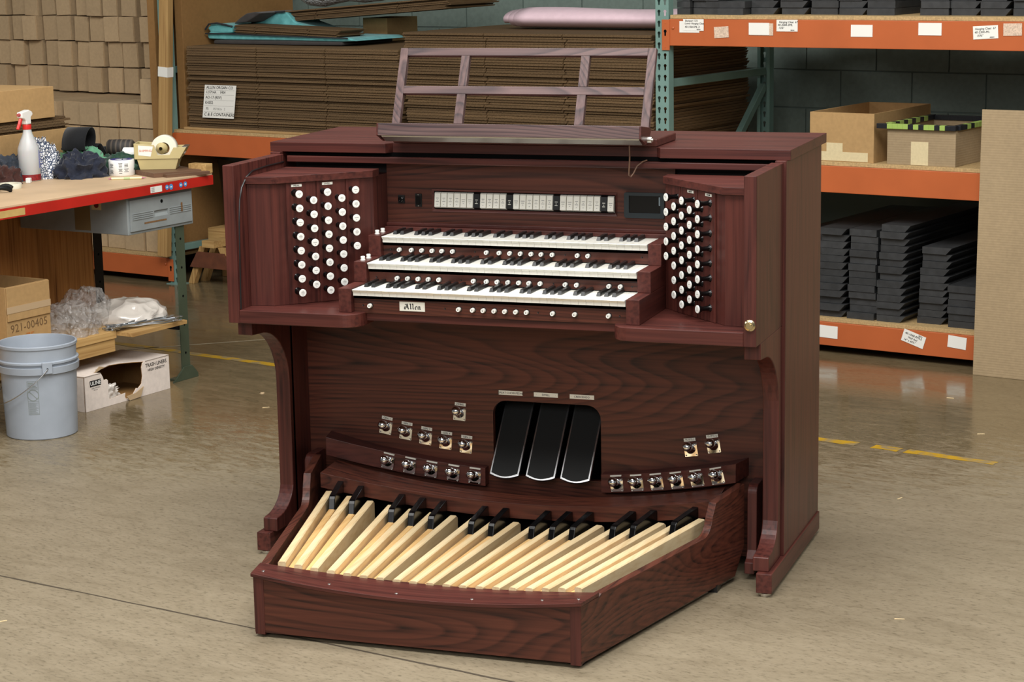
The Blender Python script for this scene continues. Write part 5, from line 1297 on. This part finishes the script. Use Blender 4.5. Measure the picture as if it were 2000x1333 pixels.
# body: x = length (front cutter at +x), y = width
def loft(sections, mi=0):
    q = MB(); vs = []; fs = []
    for (z, x0, x1, y0, y1) in sections: vs += [(x0, y0, z), (x1, y0, z), (x1, y1, z), (x0, y1, z)]
    n = len(sections)
    for k in range(n - 1):
        for j in range(4): fs.append((4 * k + j, 4 * k + (j + 1) % 4, 4 * k + 4 + (j + 1) % 4, 4 * k + 4 + j))
    fs += [(3, 2, 1, 0), tuple(4 * n - 4 + j for j in range(4))]
    return q.add(vs, fs)
loft([(0.0, -0.085, 0.072, -0.052, 0.052), (0.048, -0.096, 0.088, -0.058, 0.058)]).build('base', M['beige'], td_, bevel=0.002)
for sy in (-1, 1):
    y0, y1 = sorted((sy * 0.062, sy * 0.056))
    MB().prism([(-0.104, 0.048), (0.094, 0.048), (0.125, 0.098), (0.068, 0.098), (0.050, 0.066), (-0.004, 0.066), (-0.018, 0.110), (-0.108, 0.118)], 'y', y0, y1).build('side_wall', M['beige'], td_, bevel=0.0015)
MB().prism([(-0.108, 0.0485), (-0.100, 0.0485), (-0.100, 0.117), (-0.108, 0.117)], 'y', -0.0555, 0.0555).build('rear_wall', M['beige'], td_)
MB().prism([(0.080, 0.0485), (0.094, 0.0485), (0.124, 0.097), (0.108, 0.097)], 'y', -0.0555, 0.0555).build('front_wall', M['beige'], td_)
MB().box(0.104, 0.126, -0.05, 0.05, 0.098, 0.100).build('cutter', M['steel'], td_)
MB().revolve([(0.026, -0.026), (0.055, -0.026), (0.057, -0.024), (0.057, 0.024), (0.055, 0.026), (0.026, 0.026), (0.026, -0.026)], (0.020, 0, 0.092), (0, 1, 0), n=36).build('tape', plain('cream_tape', srgb(236, 230, 212), 0.35), td_, smooth=45)
MB().revolve([(0.008, -0.05), (0.0255, -0.028), (0.0255, 0.028), (0.008, 0.05)], (0.010, 0, 0.092), (0, 1, 0), n=20).build('spool', M['beige'], td_, smooth=40)
lb = MB().add([(-0.088, -0.0626, 0.066), (-0.034, -0.0626, 0.060), (-0.022, -0.0626, 0.104), (-0.088, -0.0626, 0.110)], [(0, 1, 2, 3)]).build('paper_label', M['card'], td_)
text_mb('SHIPPING', 0.0135).xf(frame((-0.056, -0.0632, 0.085), (1, 0, 0), (0, 0, 1))).build('lettering', plain('red_pencil', srgb(206, 120, 84), 0.6), lb)
MB().box(0.1085, 0.1095, -0.03, 0.03, 0.066, 0.090).build('front_patch', M['card'], td_)

# ---------------------------------------------------------------- things on the lower shelf
cx = open_box('marked_carton', 0, 0, 0, 0.25, 0.33, 0.268, M['kraft_warm'], 'open brown carton with handwritten part number on bench lower shelf', 0.006)
bplace(cx, -0.955, 0.10, 0.2934)
fp = MB().box(0.004, 0.248, -0.006, -0.0003, 0.128, 0.266).build('folded_flap', M['kraft_warm'], cx, bevel=0.0015); MB().box(0.0, 0.25, -0.0072, -0.0062, 0.160, 0.187).build('packing_tape', M['tape_clear'], cx)
text_mb('921-00405', 0.047, spacing=1.05).xf(frame((0.126, -0.0004, 0.096), (1, 0, 0.03), (0, 0, 1))).build('lettering', plain('pencil_marks', srgb(108, 82, 52), 0.7), cx)
text_mb('75', 0.05).xf(frame((0.130, -0.0004, 0.048), (1, 0, 0), (0, 0, 1))).build('lettering', plain('orange_marker', srgb(178, 110, 54), 0.7), cx)
def film_mat(name, tint, amt, bs):
    m, nt, b = new_mat(name); out = nt.nodes['Material Output']
    v = coords(nt, (bs, bs, bs)); vo = nd(nt, 'ShaderNodeTexVoronoi', i_Scale=1.0); nt.links.new(v, vo.inputs['Vector'])
    bp = nd(nt, 'ShaderNodeBump', i_Strength=1.0, i_Distance=0.02); nt.links.new(vo.outputs['Distance'], bp.inputs['Height'])
    b.inputs['Base Color'].default_value = tint; b.inputs['Roughness'].default_value = 0.12; nt.links.new(bp.outputs[0], b.inputs['Normal'])
    b.inputs['Specular IOR Level'].default_value = 0.9
    tr_ = nt.nodes.new('ShaderNodeBsdfTransparent'); mx = nt.nodes.new('ShaderNodeMixShader'); mx.inputs[0].default_value = amt
    nt.links.new(tr_.outputs[0], mx.inputs[1]); nt.links.new(b.outputs[0], mx.inputs[2]); nt.links.new(mx.outputs[0], out.inputs[0]); return m
M['film'] = film_mat('clear_film', srgb(200, 196, 192), 0.26, 40); M['bagfilm'] = film_mat('milky_film', srgb(214, 206, 196), 0.88, 14)
lump('plastic_wrap', -0.520, 0.190, 0.2935, 0.150, 0.130, 0.125, M['film'], 'heap of crumpled clear plastic wrap beside the marked carton', 41, 0.20, 2.4, cat='plastic wrap')
lump('plastic_wrap', -0.285, 0.285, 0.2895, 0.125, 0.115, 0.150, M['film'], 'taller heap of crumpled clear plastic wrap beside the milky bag', 47, 0.20, 2.4, cat='plastic wrap')
lump('plastic_bag', -0.110, 0.205, 0.2895, 0.165, 0.185, 0.090, M['bagfilm'], 'milky plastic bag lying on the lower shelf by the green post', 53, 0.11, 2.0, cat='plastic bag')
EY = MB().box(-0.016, 0.016, -0.009, 0.009, 0, 0.0025).revolve([(0.011, 0), (0.011, 0.003), (0.005, 0.003), (0.005, 0)], (0.018, 0, 0), (0, 0, 1), n=14).mesh('eyelet', 40); EY.materials.append(M['steel'])
for k in range(18):
    L = 0.25; q = MB(); ang = radians(random.uniform(-34, 4)); a0 = -0.345 + random.uniform(-.02, .03); b0 = 0.060 + random.uniform(-.05, .05); z0 = 0.2925 + 0.0032 * (k % 6)
    pts = [(L * i / 6, 0.012 * sin(i * 0.7 + k), 0.004 * abs(sin(i + k))) for i in range(7)]
    o = q.tube(pts, 0.0030, n=6).build('steel_cable', M['steel'], smooth=60); bplace(o, a0, b0, z0, ang); tag(o, 'steel cable with flat eyelet end in the loose bundle on lower shelf', 'cable', 'steel cables on the lower shelf')
    e = link('eyelet', EY, o); e.location = (L + 0.012, pts[-1][1], pts[-1][2]); e2 = link('eyelet', EY, o); e2.location = (-0.01, pts[0][1], 0.002); e2.rotation_euler.z = pi
# ---------------------------------------------------------------- torn white carton on the floor
lb_ = empty('liner_box', BK(-0.657, -0.022, 0.0005), BTH); tag(lb_, 'torn white carton of trash liners on the floor under the bench', 'box')
lo = [(0, 0), (0.536, 0), (0.536, 0.150), (0.380, 0.150), (0.364, 0.143), (0.357, 0.125), (0.360, 0.085), (0.352, 0.055), (0.330, 0.040), (0.318, 0.043), (0.296, 0.022), (0.272, 0.012), (0.250, 0.008), (0.243, 0.020), (0.247, 0.036), (0.225, 0.034), (0.148, 0.028), (0.142, 0.046), (0.143, 0.110), (0.136, 0.116), (0.118, 0.115), (0.112, 0.132), (0.100, 0.150), (0, 0.150)]
def two_face(q_poly, axis, a, b, name, m_out, m_in):
    MB().prism(q_poly, axis, a, (a + b) / 2).build(name, m_out, lb_); MB().prism(q_poly, axis, (a + b) / 2, b).build(name, m_in, lb_)
two_face(lo, 'y', 0.0, 0.005, 'front_panel', M['white_board'], M['kraft_dark'])
tp = [(0, 0.0), (0.100, 0.0), (0.085, 0.028), (0.115, 0.040), (0.150, 0.072), (0.190, 0.066), (0.250, 0.085), (0.300, 0.070), (0.340, 0.040), (0.380, 0.0), (0.536, 0), (0.536, 0.27), (0, 0.27)]
MB().prism(tp, 'z', 0.1478, 0.1502).build('top_panel', M['white_board'], lb_); MB().prism(tp, 'z', 0.1455, 0.1478).build('top_lining', M['kraft_dark'], lb_)
MB().box(0, 0.0025, 0, 0.27, 0, 0.1454).build('end_panel', M['white_board'], lb_); MB().box(0.5335, 0.536, 0.0051, 0.27, 0, 0.1454).build('end_panel', M['white_board'], lb_)
MB().box(0.0026, 0.005, 0.0051, 0.265, 0.004, 0.1454).box(0.531, 0.5334, 0.0051, 0.265, 0.004, 0.1454).box(0.0051, 0.531, 0.265, 0.27, 0, 0.1454).box(0.0051, 0.531, 0.0051, 0.2649, 0, 0.004).build('lining', M['kraft_dark'], lb_)
MB().prism([(0.243, 0.022), (0.300, 0.026), (0.352, 0.045), (0.330, 0.004), (0.26, 0.001)], 'y', -0.012, -0.008).build('torn_flap', M['kraft'], lb_)
MB().prism([(0.085, 0.151), (0.100, 0.151), (0.150, 0.165), (0.118, 0.172)], 'y', 0.020, 0.023).build('torn_flap', M['kraft'], lb_)
text_mb('TRASH LINERS', 0.0225, spacing=0.95).xf(frame((0.450, -0.0006, 0.127), (1, 0, 0), (0, 0, 1))).build('lettering', M['ink'], lb_)
text_mb('HIGH DENSITY', 0.0165).xf(frame((0.450, -0.0006, 0.106), (1, 0, 0), (0, 0, 1))).build('lettering', M['ink'], lb_)
lg = MB().box(0.032, 0.100, -0.0006, 0.0, 0.100, 0.126).build('logo_block', M['ink'], lb_)
text_mb('ULINE', 0.0235).xf(frame((0.066, -0.0010, 0.1130), (1, 0, 0), (0, 0, 1))).build('lettering', M['plastic_white'], lb_)
text_mb('1-800-295-5510', 0.0085).xf(frame((0.066, -0.0006, 0.093), (1, 0, 0), (0, 0, 1))).build('lettering', M['ink_soft'], lb_)
text_mb('uline.com', 0.0065).xf(frame((0.066, -0.0006, 0.085), (1, 0, 0), (0, 0, 1))).build('lettering', M['ink_soft'], lb_)
q = lump('plastic_liner', -0.420, 0.105, 0.0050, 0.075, 0.060, 0.062, M['bagfilm'], 'crumpled translucent liner inside the torn white carton', 61, 0.35, 4, cat='plastic bag')
# ---------------------------------------------------------------- grey bucket
bk0 = empty('bucket', (-2.412, 1.415, 0.0), 0); tag(bk0, 'grey plastic five-gallon bucket with wire bail on the floor', 'bucket')
M['bucket'] = plain('grey_bucket_plastic', srgb(158, 166, 176), 0.38, noise_amt=0.05, noise_scale=14)
def br(z): return 0.139 + (0.152 - 0.139) * z / 0.375
pr_ = [(0, 0.004), (0.130, 0.004), (0.136, 0.0), (0.1395, 0.004), (br(.262), 0.262), (br(.262) + 0.010, 0.264), (br(.29) + 0.011, 0.290), (br(.292), 0.292), (br(.300), 0.300), (br(.303) + 0.009, 0.303), (br(.31) + 0.009, 0.310), (br(.313), 0.313), (br(.36), 0.360), (br(.362) + 0.004, 0.362), (br(.372) + 0.004, 0.372), (br(.375), 0.375), (br(.375) - 0.004, 0.374), (br(.36) - 0.006, 0.360), (0.134, 0.010), (0, 0.010)]
MB().revolve(pr_, (0, 0, 0), (0, 0, 1), n=56).build('bucket_body', M['bucket'], bk0, smooth=35)
def on_b(ph, z, off=0.0):
    r = br(z) + off; return Vector((r * cos(radians(ph)), r * sin(radians(ph)), z))
E1, E2 = -46, -226
for ph in (E1, E2):
    c = on_b(ph, 0.288, 0.010); rd = Vector((cos(radians(ph)), sin(radians(ph)), 0)); tg = Vector((-rd.y, rd.x, 0))
    ear = MB().box(-0.020, 0.020, -0.020, 0.026, -0.004, 0.006).xf(frame(c, tg, (0, 0, 1))).build('ear', M['bucket'], bk0, bevel=0.002)
    MB().revolve([(0.004, 0), (0.003, 0.002), (0, 0.002)], c + rd * 0.006, rd, n=10).build('ear_hole', M['black_satin'], ear)
pts = []
for k in range(25):
    t = k / 24; ph = E1 - 180 * t; z = 0.288 - 0.150 * sin(pi * t) ** 0.9
    pts.append(on_b(ph, z, 0.020 + 0.012 * sin(pi * t)))
bl2 = MB().tube(pts, 0.0022, n=8).build('wire_bail', M['steel'], bk0, smooth=60)
MB().tube([p + Vector((0, 0, 0)) for p in pts[11:16]], 0.0095, n=12).build('grip', M['plastic_white'], bk0, smooth=50)
# printed warning label
wl = MB(); ink_b = plain('faded_label_ink', srgb(128, 136, 130), 0.6)
def arc_box(ph0, ph1, z0, z1, off=0.0008, n=6):
    vs = []
    for k in range(n + 1):
        ph = ph0 + (ph1 - ph0) * k / n; vs += [on_b(ph, z0, off), on_b(ph, z1, off)]
    return vs, [(2 * k, 2 * k + 2, 2 * k + 3, 2 * k + 1) for k in range(n)]
c0, c1 = -77, -60
for (a, b, z0, z1) in ((c0, c1, 0.238, 0.2395), (c0, c1, 0.105, 0.1065), (c0, c0 + 0.5, 0.105, 0.2395), (c1 - 0.5, c1, 0.105, 0.2395), (c0, c1, 0.208, 0.209), (c0, c1, 0.158, 0.159)): wl.add(*arc_box(a, b, z0, z1))
for k in range(11): wl.add(*arc_box(c0 + 1.2, c1 - 1.2 - (k * 37 % 5), 0.110 + 0.0042 * k, 0.1112 + 0.0042 * k))
for k in range(4): wl.add(*arc_box(c0 + 1.5, c1 - 1.5 - (k * 2), 0.213 + 0.006 * k, 0.2155 + 0.006 * k))
cc = (c0 + c1) / 2; cz = 0.1835
for k in range(24):
    vs = []
    for t in (2 * pi * k / 24, 2 * pi * (k + 1) / 24):
        for r in (0.0205, 0.0230): vs.append(on_b(cc + math.degrees(r * cos(t) / 0.145), cz + r * sin(t), 0.0009))
    wl.add(vs, [(0, 1, 3, 2)])
vs = []
for (x, z) in ((-0.0155, 0.0135), (-0.0135, 0.0155), (0.0155, -0.0135), (0.0135, -0.0155)): vs.append(on_b(cc + math.degrees(x / 0.145), cz + z, 0.0009))
wl.add(vs, [(0, 1, 2, 3)])
wl.build('warning_print', ink_b, bk0)['kind'] = 'stuff'
lump('floor_scrap', -0.02, -0.45, 0.0, 0.012, 0.008, 0.004, M['kraft'], 'tiny tan scrap on the floor in front of the green post', 71, 0.5, 4, nu=10, nv=4, cat='scrap')

chip = MB().prism([(0, 0), (0.03, 0.003), (0.028, 0.007), (0.002, 0.006)], 'z', 0, 0.0015).mesh('wood_chip'); chip.materials.append(M['maple'])
for k, (x, y, r_, l_) in enumerate([(1.010, 1.30, 1.1, 'pale wood sliver on the bare floor right of the console'), (1.15, 2.33, 0.3, 'pale wood sliver on the floor behind the yellow line at right'), (0.95, 2.95, -0.2, 'pale wood sliver on the floor near the lowest orange beam'), (-1.75, 2.05, 0.5, 'pale wood sliver on the floor left of the console leg'), (-1.25, -0.72, 0.8, 'pale wood sliver on the floor at front left beyond the slab joint'), (1.20, 0.02, 0.1, 'pale wood sliver on the floor near the lower right corner')]):
    o = link('wood_chip', chip); o.location = (x, y, 0.0003); o.rotation_euler.z = r_; tag(o, l_, 'wood chip', 'slivers on the floor')
